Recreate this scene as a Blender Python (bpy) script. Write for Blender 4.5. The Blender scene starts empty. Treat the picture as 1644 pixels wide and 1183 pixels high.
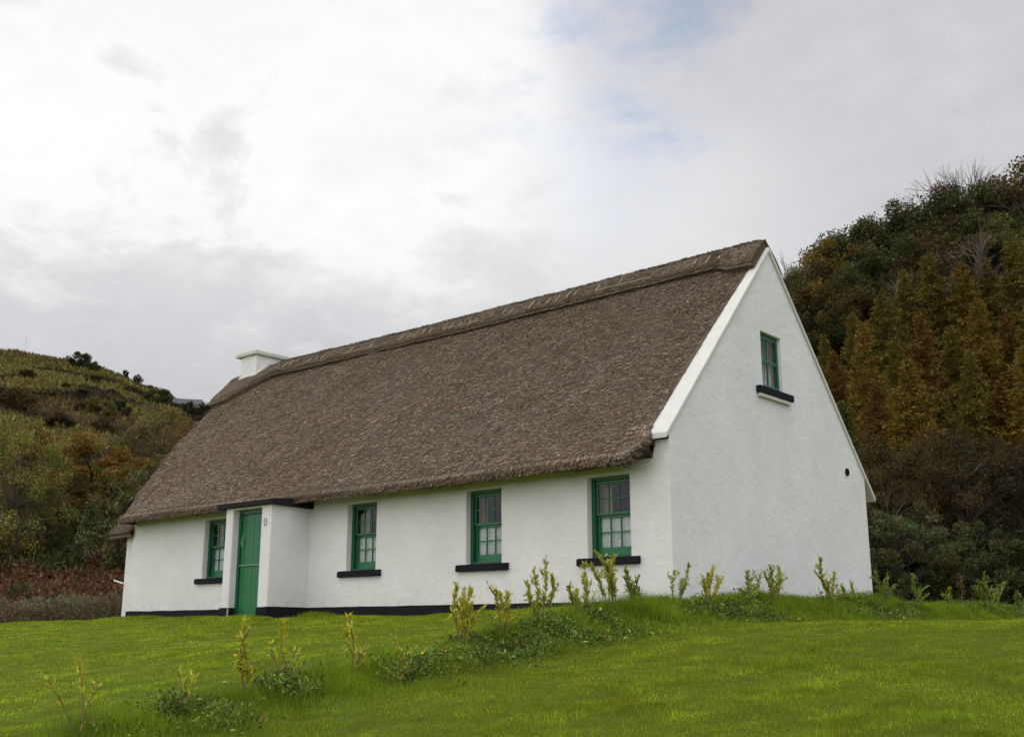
import bpy, bmesh, math, random
import numpy as np
from mathutils import Vector, Matrix

rng = np.random.default_rng(7)
random.seed(7)
scene = bpy.context.scene
col = scene.collection
R = math.radians

# ------------------------------------------------------------------ camera
CAM = np.array([9.7326, -15.209, -0.4744])
YAW, PITCH, ROLL, FPX = 0.7138, 0.2355, 0.0003, 1750.53
_f = np.array([-math.sin(YAW)*math.cos(PITCH), math.cos(YAW)*math.cos(PITCH), math.sin(PITCH)])
_r = np.array([math.cos(YAW), math.sin(YAW), 0.0])
_u = np.cross(_r, _f)
FH = np.array([-math.sin(YAW), math.cos(YAW)])      # level forward
RH = np.array([math.cos(YAW), math.sin(YAW)])       # level right
cd = bpy.data.cameras.new('camera'); cam = bpy.data.objects.new('camera', cd); col.objects.link(cam)
m = Matrix(((_r[0], _u[0], -_f[0], CAM[0]), (_r[1], _u[1], -_f[1], CAM[1]), (_r[2], _u[2], -_f[2], CAM[2]), (0, 0, 0, 1)))
cam.matrix_world = m
cd.sensor_width = 36; cd.lens = FPX/1644*36; cd.clip_start = 0.1; cd.clip_end = 6000
scene.camera = cam

def ray(u, v):
    return _r*((u-822)/FPX) + _u*((591.5-v)/FPX) + _f
def at(u, v, b):
    """survey point: b metres ahead (level) on the sight line measured in the photograph"""
    d = ray(u, v); t = b/(d[0]*FH[0]+d[1]*FH[1]); return CAM + d*t
def hit(u, v, ax, val):
    d = ray(u, v); return CAM + d*((val-CAM[ax])/d[ax])

# ------------------------------------------------------------------ numpy helpers
def sm(x, a, b):
    t = np.clip((np.asarray(x, float)-a)/(b-a), 0, 1); return t*t*(3-2*t)
def _hash(ix, iy, s):
    n = (ix*374761393 + iy*668265263 + s*982451653) & 0x7fffffff
    n = ((n ^ (n >> 13))*1274126177) & 0x7fffffff
    return ((n ^ (n >> 16)) & 0xffff)/65535.0
def vnoise(x, y, s=0):
    x = np.asarray(x, float); y = np.asarray(y, float)
    ix = np.floor(x).astype(np.int64); iy = np.floor(y).astype(np.int64)
    fx = x-ix; fy = y-iy; fx = fx*fx*(3-2*fx); fy = fy*fy*(3-2*fy)
    a = _hash(ix, iy, s); b = _hash(ix+1, iy, s); c = _hash(ix, iy+1, s); d = _hash(ix+1, iy+1, s)
    return (a*(1-fx)+b*fx)*(1-fy)+(c*(1-fx)+d*fx)*fy
def fbm(x, y, o=4, s=0):
    t = 0; a = .5; n = 0
    for k in range(o):
        t = t + a*vnoise(x*2**k, y*2**k, s+k); n += a; a *= .5
    return t/n                                   # 0..1

# ------------------------------------------------------------------ terrain
def H(x, y):
    x = np.asarray(x, float); y = np.asarray(y, float)
    a = (x-CAM[0])*RH[0]+(y-CAM[1])*RH[1]; b = (x-CAM[0])*FH[0]+(y-CAM[1])*FH[1]
    zr = np.interp(y, [-40, -20, -16, -12, -10, -8, -6, -4, -3.2, 0, 6, 12, 20, 30, 60], [-4, -2.5, -2.02, -1.5, -1.23, -.98, -.73, -.49, -.42, -.37, -.34, -.28, -.1, .2, .6])
    zl = np.interp(y, [-40, -20, -16, -12, -8, -6, -4, -2.5, -1.2, 0, 8, 20, 30, 60], [-4, -2.5, -2.0, -1.45, -.94, -.72, -.52, -.37, -.26, -.22, -.05, .1, .3, .7])
    zl = zl + .12*sm(x, -5.5, -.3)*sm(y, -3, -.3)*(1-sm(y, 3, 9))
    t = sm(x, 1.0, 2.3)
    hb = np.interp(y, [-14, -10, -8, -6.7, -5.5, -4, -2.6, 0, 4, 10, 16], [.0, .05, .07, .1, .2, .25, .22, .13, .12, .09, 0])
    z = zl*(1-t)+zr*t + hb*np.exp(-((x-1.6)/.6)**2)
    near = 1-sm(b, 28, 34)
    z = z + near*(.05*(fbm(x*.5+3, y*.5, 3, 5)-.5)+.035*(fbm(x*1.7, y*1.7, 2, 9)-.5))
    q = a/np.maximum(b, 5)
    # left hill (bracken and grass) and right hill (wood)
    rl = np.interp(b, [30, 34, 38, 42, 50, 60, 80, 110, 140, 165, 260, 600], [0, .1, .6, 1.7, 4.2, 7.6, 14, 24.3, 34.3, 34, 22, -10])
    ll = np.interp(q, [-1.5, -.8, -.47, -.395, -.355, -.31, -.27, -.1, 0, .15], [.7, .95, 1.0, .955, .885, .80, .765, .45, .25, 0])
    rr = np.interp(b, [33, 36, 45, 52, 60, 70, 85, 100, 120, 160, 600], [0, .3, 2.2, 5, 9, 14, 20.5, 25, 28, 29, -10])
    lr = np.interp(q, [-.05, .1, .2, .25, .35, .47, .8, 1.5], [0, .25, .6, .82, 1.0, 1.12, 1.2, .9])
    far = sm(b, 30, 60)
    z = z + np.where(b > 28, ll*rl + lr*rr + far*1.2*(fbm(x*.07, y*.07, 4, 21)-.5)*np.minimum(b/60, 1.6), 0)
    return z
def Hs(x, y): return float(H(np.array([x]), np.array([y]))[0])

# ------------------------------------------------------------------ object helpers
def tag(o, label=None, cat=None, group=None, kind=None):
    if label: o['label'] = label
    if cat: o['category'] = cat
    if group: o['group'] = group
    if kind: o['kind'] = kind
    return o
def empty(name, loc=(0, 0, 0), label=None, cat=None, group=None):
    o = bpy.data.objects.new(name, None); col.objects.link(o); o.location = loc; o.empty_display_size = .2
    return tag(o, label, cat, group)
def np_mesh(name, V, F, mats, tint=None, smooth=False, mi=None):
    """V (n,3), F: (m,k) array or list of arrays with the same/different k"""
    Fs = F if isinstance(F, list) else [F]
    Fs = [np.asarray(f, np.int32) for f in Fs if len(f)]
    me = bpy.data.meshes.new(name)
    nv = len(V); me.vertices.add(nv); me.vertices.foreach_set('co', np.asarray(V, np.float32).ravel())
    nl = sum(f.size for f in Fs); npoly = sum(len(f) for f in Fs)
    me.loops.add(nl); me.polygons.add(npoly)
    me.loops.foreach_set('vertex_index', np.concatenate([f.ravel() for f in Fs]))
    tot = np.concatenate([np.full(len(f), f.shape[1], np.int32) for f in Fs])
    st = np.concatenate([[0], np.cumsum(tot)[:-1]]).astype(np.int32)
    me.polygons.foreach_set('loop_start', st)
    try: me.polygons.foreach_set('loop_total', tot)
    except Exception: pass
    for mm in (mats if isinstance(mats, (list, tuple)) else [mats]): me.materials.append(mm)
    if mi is not None: me.polygons.foreach_set('material_index', np.asarray(mi, np.int32))
    if smooth: me.polygons.foreach_set('use_smooth', np.ones(npoly, bool))
    if tint is not None:
        at_ = me.attributes.new('tint', 'FLOAT_COLOR', 'POINT')
        c = np.ones((nv, 4), np.float32); c[:, :3] = tint
        at_.data.foreach_set('color', c.ravel())
    me.update(calc_edges=True); me.validate()
    return me
def link(name, me, parent=None):
    o = bpy.data.objects.new(name, me); col.objects.link(o)
    if parent is not None: o.parent = parent
    return o
class MB:
    """collects solid shapes into ONE mesh"""
    def __init__(s): s.v = []; s.f = []; s.m = []
    def add(s, vs, fs, mi=0):
        n = len(s.v); s.v += [tuple(map(float, p)) for p in vs]; s.f += [tuple(n+i for i in f) for f in fs]; s.m += [mi]*len(fs); return s
    def box(s, x0, x1, y0, y1, z0, z1, mi=0):
        v = [(x0, y0, z0), (x1, y0, z0), (x1, y1, z0), (x0, y1, z0), (x0, y0, z1), (x1, y0, z1), (x1, y1, z1), (x0, y1, z1)]
        return s.add(v, [(0, 3, 2, 1), (4, 5, 6, 7), (0, 1, 5, 4), (1, 2, 6, 5), (2, 3, 7, 6), (3, 0, 4, 7)], mi)
    def hexa(s, b, t, mi=0):
        return s.add(list(b)+list(t), [(3, 2, 1, 0), (4, 5, 6, 7), (0, 1, 5, 4), (1, 2, 6, 5), (2, 3, 7, 6), (3, 0, 4, 7)], mi)
    def tube(s, pts, rad, n=6, mi=0, cap=True):
        pts = [Vector(p) for p in pts]; rad = rad if isinstance(rad, (list, tuple)) else [rad]*len(pts)
        vs = []; fs = []
        for i, p in enumerate(pts):
            d = (pts[min(i+1, len(pts)-1)]-pts[max(i-1, 0)]).normalized()
            e = d.orthogonal().normalized() if i == 0 else (e0 - d*e0.dot(d)).normalized()
            e0 = e; g = d.cross(e)
            for k in range(n):
                A = 2*math.pi*k/n; vs.append(p+(e*math.cos(A)+g*math.sin(A))*rad[i])
        for i in range(len(pts)-1):
            for k in range(n): fs.append((i*n+k, i*n+(k+1) % n, (i+1)*n+(k+1) % n, (i+1)*n+k))
        if cap: fs.append(tuple(range(n-1, -1, -1))); fs.append(tuple(range((len(pts)-1)*n, len(pts)*n)))
        return s.add(vs, fs, mi)
    def build(s, name, mats, parent=None, smooth=False, bevel=0, seg=2, ang=40, weld=False, renorm=True):
        me = bpy.data.meshes.new(name); me.from_pydata(s.v, [], s.f)
        for mm in (mats if isinstance(mats, (list, tuple)) else [mats]): me.materials.append(mm)
        me.polygons.foreach_set('material_index', s.m)
        bm = bmesh.new(); bm.from_mesh(me)
        if weld: bmesh.ops.remove_doubles(bm, verts=bm.verts, dist=1e-4)
        if renorm: bmesh.ops.recalc_face_normals(bm, faces=bm.faces)
        bm.to_mesh(me); bm.free()
        if smooth: me.polygons.foreach_set('use_smooth', [True]*len(me.polygons))
        me.update(); o = link(name, me, parent)
        if bevel:
            b = o.modifiers.new('bevel', 'BEVEL'); b.width = bevel; b.segments = seg; b.limit_method = 'ANGLE'; b.angle_limit = R(ang)
        return o

# ------------------------------------------------------------------ materials
def mat(name):
    mt = bpy.data.materials.new(name); mt.use_nodes = True; nt = mt.node_tree; nt.nodes.clear()
    out = nt.nodes.new('ShaderNodeOutputMaterial'); return mt, nt, out
class N:
    def __init__(s, nt): s.nt = nt
    def new(s, t, ins=None, **kw):
        n = s.nt.nodes.new(t)
        for k, v in kw.items(): setattr(n, k, v)
        for k, v in (ins or {}).items():
            if hasattr(v, 'is_output') or isinstance(v, bpy.types.NodeSocket): s.nt.links.new(v, n.inputs[k])
            else: n.inputs[k].default_value = v
        return n
    def math(s, op, a, b=None, c=None, clamp=False):
        ins = {0: a}
        if b is not None: ins[1] = b
        if c is not None: ins[2] = c
        return s.new('ShaderNodeMath', ins, operation=op, use_clamp=clamp).outputs[0]
    def mix(s, f, a, b, mode='MIX'):
        n = s.nt.nodes.new('ShaderNodeMix'); n.data_type = 'RGBA'; n.blend_type = mode
        for k, v in ((0, f), (6, a), (7, b)):
            if isinstance(v, bpy.types.NodeSocket): s.nt.links.new(v, n.inputs[k])
            else: n.inputs[k].default_value = v
        return n.outputs[2]
    def noise(s, vec, scale, detail=4, rough=.55, dist=0):
        return s.new('ShaderNodeTexNoise', {'Vector': vec, 'Scale': scale, 'Detail': detail, 'Roughness': rough, 'Distortion': dist}).outputs[0]
    def ramp(s, fac, stops, interp='LINEAR'):
        n = s.new('ShaderNodeValToRGB', {0: fac}); cr = n.color_ramp; cr.interpolation = interp
        while len(cr.elements) < len(stops): cr.elements.new(.5)
        for e, (p, c) in zip(cr.elements, stops):
            e.position = p; e.color = (c, c, c, 1) if isinstance(c, (int, float)) else (*c, 1)
        return n.outputs[0]
    def bump(s, h, strength, dist=.02, nrm=None):
        ins = {'Height': h, 'Strength': strength, 'Distance': dist}
        if nrm is not None: ins['Normal'] = nrm
        return s.new('ShaderNodeBump', ins).outputs[0]
def c4(*c): return (*c, 1)

def mat_whitewash(name, trowel):
    mt, nt, out = mat(name); n = N(nt)
    pos = n.new('ShaderNodeNewGeometry').outputs['Position']
    big = n.noise(pos, .9, 5, .6); fine = n.noise(pos, 9, 5, .65, .4)
    base = n.mix(n.ramp(big, [(.3, 0.), (.7, 1.)]), *((c4(.70, .69, .695), c4(.79, .78, .785)) if trowel else (c4(.68, .665, .655), c4(.77, .755, .745))))
    base = n.mix(n.math('MULTIPLY', n.ramp(fine, [(.45, 0.), (.75, 1.)]), .35), base, c4(.58, .58, .56))
    if trowel:
        mo = n.noise(n.new('ShaderNodeMapping', {0: pos, 3: (1, 1, 1.6)}).outputs[0], 3.2, 6, .7, .8)
        base = n.mix(n.math('MULTIPLY', n.ramp(mo, [(.48, 0.), (.68, 1.)]), .30), base, c4(.56, .555, .56))
    z = n.new('ShaderNodeSeparateXYZ', {0: pos}).outputs[2]
    if not trowel:
        # green algae that grows in patches on the damp plaster just under the eave, splash dirt over the plinth
        al = n.math('MULTIPLY', n.new('ShaderNodeMapRange', {0: z, 1: 1.75, 2: 2.35, 3: 0., 4: 1.}).outputs[0], n.ramp(n.noise(pos, 2.2, 4), [(.35, 0.), (.7, 1.)]))
        base = n.mix(n.math('MULTIPLY', al, .45), base, c4(.42, .40, .33))
    sp = n.math('MULTIPLY', n.new('ShaderNodeMapRange', {0: z, 1: .45, 2: -.05, 3: 0., 4: 1.}).outputs[0], n.ramp(n.noise(pos, 6, 5), [(.4, 0.), (.8, 1.)]))
    base = n.mix(n.math('MULTIPLY', sp, .5), base, c4(.42, .42, .37))
    wv = n.new('ShaderNodeMapping', {0: pos, 3: (1.2, 1.2, 2.0)}).outputs[0]
    ms = n.noise(wv, 2.2 if trowel else 3.0, 3, .5, 1.2)
    vor = n.new('ShaderNodeTexVoronoi', {'Vector': n.new('ShaderNodeVectorMath', {0: pos, 1: n.new('ShaderNodeTexNoise', {'Vector': pos, 'Scale': 3.}).outputs[1]}, operation='ADD').outputs[0], 'Scale': 5.5}, feature='SMOOTH_F1').outputs[0]
    h = n.math('ADD', n.math('MULTIPLY', ms, 1.0), n.math('MULTIPLY', vor, .25 if trowel else .2))
    h = n.math('ADD', h, n.math('MULTIPLY', n.noise(pos, 60, 4, .7), .10))
    nr = n.bump(h, .28 if trowel else .25, .035)
    b = n.new('ShaderNodeBsdfPrincipled', {'Base Color': base, 'Roughness': .85, 'Normal': nr, 'Specular IOR Level': .2})
    nt.links.new(b.outputs[0], out.inputs[0]); return mt

def mat_paint(name, c, rough=.45, var=.25, bumpy=.15, scale=14, spec=.35):
    mt, nt, out = mat(name); n = N(nt)
    pos = n.new('ShaderNodeNewGeometry').outputs['Position']
    nz = n.noise(pos, scale, 5, .65); big = n.noise(pos, 2.5, 3)
    dark = tuple(v*(1-var) for v in c); lite = tuple(min(1, v*(1+var)+.006*var) for v in c)
    base = n.mix(n.math('MULTIPLY_ADD', nz, .7, n.math('MULTIPLY', big, .3)), c4(*dark), c4(*lite))
    nr = n.bump(n.noise(pos, scale*3, 4), bumpy, .01)
    b = n.new('ShaderNodeBsdfPrincipled', {'Base Color': base, 'Roughness': rough, 'Normal': nr, 'Specular IOR Level': spec})
    nt.links.new(b.outputs[0], out.inputs[0]); return mt

def mat_tint(name, c, trans=.3, rough=.7, objcol=False, patch=None, spec=.15):
    """colour × per-piece tint attribute (× the object's own colour); leaves and straw"""
    mt, nt, out = mat(name); n = N(nt)
    t = n.new('ShaderNodeAttribute', attribute_name='tint').outputs['Color']
    base = n.mix(1., c4(*c), t, 'MULTIPLY')
    if objcol: base = n.mix(1., base, n.new('ShaderNodeObjectInfo').outputs['Color'], 'MULTIPLY')
    if patch:
        pos = n.new('ShaderNodeNewGeometry').outputs['Position']
        base = n.mix(n.ramp(n.noise(pos, patch[0], 4), [(.38, 0.), (.62, 1.)]), base, n.mix(1., base, c4(*patch[1]), 'MULTIPLY'))
    b = n.new('ShaderNodeBsdfPrincipled', {'Base Color': base, 'Roughness': rough, 'Specular IOR Level': spec})
    sh = b.outputs[0]
    if trans > 0:
        tr = n.new('ShaderNodeBsdfTranslucent', {'Color': base})
        sh = n.new('ShaderNodeMixShader', {0: trans, 1: sh, 2: tr.outputs[0]}).outputs[0]
    nt.links.new(sh, out.inputs[0]); return mt

def mat_glass():
    mt, nt, out = mat('window_glass'); n = N(nt)
    pos = n.new('ShaderNodeNewGeometry').outputs['Position']
    nr = n.bump(n.noise(pos, 3, 2), .12, .02)
    g = n.new('ShaderNodeBsdfGlossy', {'Color': c4(.9, .95, 1), 'Roughness': .02, 'Normal': nr})
    t = n.new('ShaderNodeBsdfTransparent', {'Color': c4(.80, .84, .82)})
    fr = n.new('ShaderNodeFresnel', {'IOR': 1.45, 'Normal': nr}).outputs[0]
    s = n.new('ShaderNodeMixShader', {0: n.math('MULTIPLY', fr, .9, clamp=True), 1: t.outputs[0], 2: g.outputs[0]})
    nt.links.new(s.outputs[0], out.inputs[0]); return mt

def mat_lace():
    mt, nt, out = mat('lace'); n = N(nt)
    pos = n.new('ShaderNodeNewGeometry').outputs['Position']
    vo = n.new('ShaderNodeTexVoronoi', {'Vector': pos, 'Scale': 16.}).outputs[0]
    f = n.ramp(n.math('MULTIPLY_ADD', n.noise(pos, 9, 4, .7), .9, n.math('MULTIPLY', vo, .35)), [(.40, .6), (.58, 1.)])
    d = n.new('ShaderNodeBsdfDiffuse', {'Color': c4(.9, .9, .91)}); t = n.new('ShaderNodeBsdfTransparent')
    s = n.new('ShaderNodeMixShader', {0: f, 1: t.outputs[0], 2: d.outputs[0]})
    nt.links.new(s.outputs[0], out.inputs[0]); return mt

def mat_ground():
    mt, nt, out = mat('lawn_soil'); n = N(nt)
    pos = n.new('ShaderNodeNewGeometry').outputs['Position']
    a = n.noise(pos, .35, 4); b_ = n.noise(pos, 5, 5, .7)
    base = n.mix(n.ramp(a, [(.35, 0.), (.65, 1.)]), c4(.085, .120, .007), c4(.11, .14, .009))
    base = n.mix(n.ramp(b_, [(.4, 0.), (.75, 1.)]), base, c4(.055, .08, .006))
    nr = n.bump(n.noise(pos, 40, 5, .8), .8, .03)
    b = n.new('ShaderNodeBsdfPrincipled', {'Base Color': base, 'Roughness': .95, 'Normal': nr, 'Specular IOR Level': .05})
    nt.links.new(b.outputs[0], out.inputs[0]); return mt

def mat_hill():
    mt, nt, out = mat('hill_turf'); n = N(nt)
    pos = n.new('ShaderNodeNewGeometry').outputs['Position']
    st = n.new('ShaderNodeMapping', {0: pos, 3: (1, 1, 2.2)}).outputs[0]
    a = n.noise(st, .11, 6, .65, .6); b_ = n.noise(st, .5, 6, .7, .5)
    base = n.mix(n.ramp(a, [(.42, 0.), (.58, 1.)]), c4(.14, .135, .034), c4(.105, .075, .03))
    base = n.mix(n.ramp(b_, [(.45, 0.), (.65, 1.)]), base, c4(.035, .038, .014))
    nr = n.bump(n.noise(pos, 1.6, 6, .75), 1., .6)
    b = n.new('ShaderNodeBsdfPrincipled', {'Base Color': base, 'Roughness': .95, 'Normal': nr, 'Specular IOR Level': .03})
    nt.links.new(b.outputs[0], out.inputs[0]); return mt

def mat_bark(name, c):
    return mat_paint(name, c, .9, .45, .8, 8, .1)

def mat_thatch():
    mt, nt, out = mat('thatch_straw'); n = N(nt)
    pos = n.new('ShaderNodeNewGeometry').outputs['Position']
    t = n.new('ShaderNodeAttribute', attribute_name='tint').outputs['Color']
    a = n.noise(pos, .55, 5, .6); b_ = n.noise(pos, 2.3, 5, .65)
    base = n.mix(n.ramp(a, [(.35, 0.), (.68, 1.)]), c4(.285, .220, .168), c4(.262, .190, .134))
    base = n.mix(n.math('MULTIPLY', n.ramp(b_, [(.5, 0.), (.72, 1.)]), .5), base, c4(.18, .122, .078))
    base = n.mix(1., base, t, 'MULTIPLY')
    # moss along the ridge
    z = n.new('ShaderNodeSeparateXYZ', {0: pos}).outputs[2]
    ms = n.math('MULTIPLY', n.new('ShaderNodeMapRange', {0: z, 1: 6.6, 2: 7.2, 3: 0., 4: 1.}).outputs[0], n.ramp(n.noise(pos, 2.6, 5, .7), [(.46, 0.), (.62, 1.)]))
    base = n.mix(n.math('MULTIPLY', ms, .7), base, c4(.07, .075, .03))
    nr = n.bump(n.noise(n.new('ShaderNodeMapping', {0: pos, 3: (1, .5, .5)}).outputs[0], 45, 4, .8), .9, .03)
    b = n.new('ShaderNodeBsdfPrincipled', {'Base Color': base, 'Roughness': .9, 'Normal': nr, 'Specular IOR Level': .15})
    nt.links.new(b.outputs[0], out.inputs[0]); return mt

M = dict(
    wall=mat_whitewash('whitewash', False), gable=mat_whitewash('whitewash_gable', True),
    coping=mat_paint('coping_paint', (.62, .61, .57), .7, .14, .3, 5, .2),
    black=mat_paint('black_masonry_paint', (.010, .010, .014), .75, .5, .3, 12, .12),
    felt=mat_paint('black_felt', (.012, .012, .013), .8, .4, .4, 20, .2),
    green=mat_paint('green_gloss', (.0035, .128, .040), .35, .25, .1, 10, .5),
    darkgreen=mat_paint('dark_green_gloss', (.003, .075, .031), .35, .3, .1, 10, .5),
    palegreen=mat_paint('worn_green', (.13, .25, .17), .5, .2, .1, 20),
    glass=mat_glass(), lace=mat_lace(),
    curtain=mat_paint('beige_curtain', (.62, .54, .42), .9, .1, .1, 6, .05),
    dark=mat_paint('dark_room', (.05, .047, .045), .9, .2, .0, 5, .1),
    iron=mat_paint('rusty_iron', (.14, .12, .10), .6, .3, .2, 40),
    hole=mat_paint('vent_black', (.006, .006, .007), .9, .2, .0, 20, .1),
    wood=mat_paint('hazel_rod', (.50, .44, .34), .8, .3, .2, 20, .1),
    thatch=mat_thatch(), ground=mat_ground(), hill=mat_hill(),
    grass=mat_tint('grass_blades', (.285, .338, .017), .42, .6, patch=(.45, (.80, .87, .88))),
    weed=mat_tint('weed_leaves', (.10, .155, .026), .3, .6),
    leaf=mat_tint('leaves', (1, 1, 1), .3, .65, objcol=True),
    needle=mat_tint('larch_needles', (1, 1, 1), .15, .7, objcol=True),
    bracken=mat_tint('bracken_fronds', (1, 1, 1), .2, .8),
    darkbark=mat_bark('larch_bark', (.045, .036, .028)), bark=mat_bark('grey_bark', (.10, .085, .07)), twig=mat_bark('pale_twigs', (.17, .14, .12)),
    stem=mat_bark('sapling_stem', (.17, .13, .06)),
    sap=mat_tint('sapling_leaves', (.36, .39, .08), .4, .45, objcol=True, spec=.3),
    slate=mat_paint('grey_slate', (.10, .10, .105), .8, .2, .2, 6, .1),
    render=mat_paint('pale_render', (.40, .38, .35), .8, .2, .1, 6, .2),
    white=mat_paint('white_scrap', (.75, .75, .73), .6, .05, .05, 20),
    steel=mat_paint('mast_steel', (.70, .70, .72), .5, .1, .1, 20),
)

# ------------------------------------------------------------------ ground and hills
def sheet(name, a0, a1, b0, b1, na, nb, m_, dz=None, pw=1.0):
    A = np.linspace(a0, a1, na); B = b0+(b1-b0)*np.linspace(0, 1, nb)**pw
    a, b = np.meshgrid(A, B)
    x = CAM[0]+a*RH[0]+b*FH[0]; y = CAM[1]+a*RH[1]+b*FH[1]
    z = H(x.ravel(), y.ravel())
    if dz is not None: z = z+dz(a.ravel(), b.ravel())
    V = np.stack([x.ravel(), y.ravel(), z], 1)
    i = np.arange(na*nb).reshape(nb, na)
    F = np.stack([i[:-1, :-1].ravel(), i[:-1, 1:].ravel(), i[1:, 1:].ravel(), i[1:, :-1].ravel()], 1)
    o = link(name, np_mesh(name, V, F, m_, smooth=True)); tag(o, kind='structure'); return o
sheet('ground', -45, 45, -12, 36, 420, 300, M['ground'])
sheet('hill', -420, 420, 33.5, 600, 420, 300, M['hill'], dz=lambda a, b: -.5*(1-sm(b, 34, 37)), pw=1.8)
pl = MB().add([(-3000, -3000, -14), (3000, -3000, -14), (3000, 3000, -14), (-3000, 3000, -14)], [(0, 1, 2, 3)]).build('plain', M['hill']); tag(pl, kind='structure')

# ------------------------------------------------------------------ cottage
L_, W_ = 16.5, 7.8
ZE, ZEY, SL = 2.37, -.44, 1.0737               # coping tip and slope
def coping_z(y): return ZE+SL*((y if y <= 3.9 else 7.8-y)-ZEY)
cot = empty('cottage', (0, 0, 0), 'long white thatched cottage with green door and small black sills on the grassy rise', 'cottage')

SILL = [-1.914, -4.804, -8.234, -13.477]; SW = 1.293; OW = .2
WZ0, WZ1 = .729, 2.115
openings = [(s+OW, s+SW-OW, WZ0, WZ1) for s in SILL]
def facade():
    xs = {-L_, 0.}; zs = {-.6, 2.62, WZ0, WZ1}
    for o in openings: xs |= {o[0], o[1]}
    def refine(vals, step):
        vals = sorted(vals); out = []
        for a, b in zip(vals, vals[1:]):
            k = max(1, round((b-a)/step)); out += [a+(b-a)*i/k for i in range(k)]
        return out+[vals[-1]]
    xs = refine(xs, .16); zs = refine(zs, .16)
    mb = MB(); idx = {}
    def vert(i, j, lay):
        k = (i, j, lay)
        if k not in idx:
            x, z = xs[i], zs[j]
            y = 0.026*(float(fbm(x*.55+7, z*.9+3, 3, 31))-.5)+.012*(float(vnoise(x*2.3, z*2.3, 40))-.5)
            if i in (0, len(xs)-1): y = 0
            if i == 0: x -= .05*(1-max(z, 0)/2.3)
            if lay: y = .28
            idx[k] = len(mb.v); mb.v.append((x, y, z))
        return idx[k]
    def inside(i, j):
        cx = (xs[i]+xs[i+1])/2; cz = (zs[j]+zs[j+1])/2
        return any(a < cx < b and c < cz < d for a, b, c, d in openings)
    nx, nz = len(xs)-1, len(zs)-1
    for i in range(nx):
        for j in range(nz):
            if not inside(i, j): mb.f.append((vert(i, j, 0), vert(i+1, j, 0), vert(i+1, j+1, 0), vert(i, j+1, 0))); mb.m.append(0)
            else:
                for (p, q, ii, jj) in (((i, j), (i, j+1), i-1, j), ((i+1, j), (i+1, j+1), i+1, j), ((i, j), (i+1, j), i, j-1), ((i, j+1), (i+1, j+1), i, j+1)):
                    if not inside(ii, jj):
                        mb.f.append((vert(*p, 0), vert(*q, 0), vert(*q, 1), vert(*p, 1))); mb.m.append(0)
    return mb
fw = facade().build('front_wall', M['wall'], cot, smooth=True, bevel=.025, seg=3, ang=50)
# gable wall with its attic window opening
GW = (3.40, 4.22, 4.06, 5.18)
ZB = -.7
def gz(y): return coping_z(y)-.06
def gable_wall(x, thick, win=True):
    mb = MB()
    polys = []
    if win:
        a, b, c, d = GW
        polys = [[(0, ZB), (a, ZB), (a, c), (a, d), (a, gz(a)), (0, gz(0))],
                 [(a, ZB), (b, ZB), (b, c), (a, c)],
                 [(a, d), (b, d), (b, gz(b)), (3.9, gz(3.9)), (a, gz(a))],
                 [(b, ZB), (W_, ZB), (W_, gz(W_)), (b, gz(b)), (b, d), (b, c)]]
    else: polys = [[(0.15, ZB), (W_, ZB), (W_, gz(W_)), (3.9, gz(3.9)), (.15, gz(.15))]]
    for p in polys: mb.add([(x, y, z) for y, z in p], [tuple(range(len(p)))])
    if win:
        a, b, c, d = GW; q = [(a, c), (b, c), (b, d), (a, d)]
        for k in range(4):
            (y0, z0), (y1, z1) = q[k], q[(k+1) % 4]
            mb.add([(x, y0, z0), (x, y1, z1), (x-thick, y1, z1), (x-thick, y0, z0)], [(0, 1, 2, 3)])
    return mb
gable_wall(0, .30).build('gable_wall', M['gable'], cot, bevel=.02, seg=3, ang=50, weld=True)
gable_wall(-17.05, .3, False).build('gable_wall', M['gable'], cot)
MB().add([(-16.5, .0, ZB), (-17.05, .15, ZB), (-17.05, .15, 2.6), (-16.5, .15, 2.6), (-16.5, .15, ZB)], [(0, 1, 2, 3)] if False else [(4, 1, 2, 3)]).build('return_wall', M['wall'], cot)
MB().add([(-16.55, 0, ZB), (-16.52, .15, ZB), (-16.5, .15, 2.5), (-16.5, 0, 2.5)], [(0, 1, 2, 3)]).build('return_wall', M['wall'], cot)
MB().add([(0, W_, ZB), (-17.05, W_, ZB), (-17.05, W_, 2.5), (0, W_, 2.5)], [(0, 1, 2, 3)]).build('rear_wall', M['wall'], cot)

# plinth, proud of the walls, with a hand painted wavy top
def plinth():
    mb = MB()
    def run(p, q, off, t0, t1, n):
        p = np.array(p, float); q = np.array(q, float); d = (q-p)/np.linalg.norm(q-p); nn = np.array([d[1], -d[0]])
        prev = None
        vs = []; fs = []
        for i in range(n+1):
            s = p+(q-p)*i/n; z = t0+(t1-t0)*i/n+.022*(float(fbm(s[0]*2+s[1]*2, 3.3, 3, 77))-.5)
            o = s+nn*off
            vs += [(o[0], o[1], -.7), (o[0], o[1], z-.008), (s[0]+nn[0]*.001, s[1]+nn[1]*.001, z)]
        for i in range(n):
            a = 3*i; fs += [(a, a+3, a+4, a+1), (a+1, a+4, a+5, a+2)]
        mb.add(vs, fs)
    run((-16.55, 0), (-10.89, 0), .022, 0, 0, 60)
    run((-9.265, 0), (.022, 0), .022, 0, -.005, 90)
    run((0, -.022), (0, 4), .022, -.005, -.06, 40)
    run((-10.89, 0), (-10.89, -1.079), .022, 0, 0, 10)
    run((-10.912, -1.057), (-10.63, -1.057), .022, 0, .0, 6)
    run((-10.63, -1.05), (-10.63, -.86), .02, 0, 0, 4)
    run((-9.6, -1.057), (-9.243, -1.057), .022, 0, .01, 6)
    run((-9.265, -1.079), (-9.265, 0), .022, 0.01, 0, 12)
    return mb
plinth().build('plinth', M['black'], cot)

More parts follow.
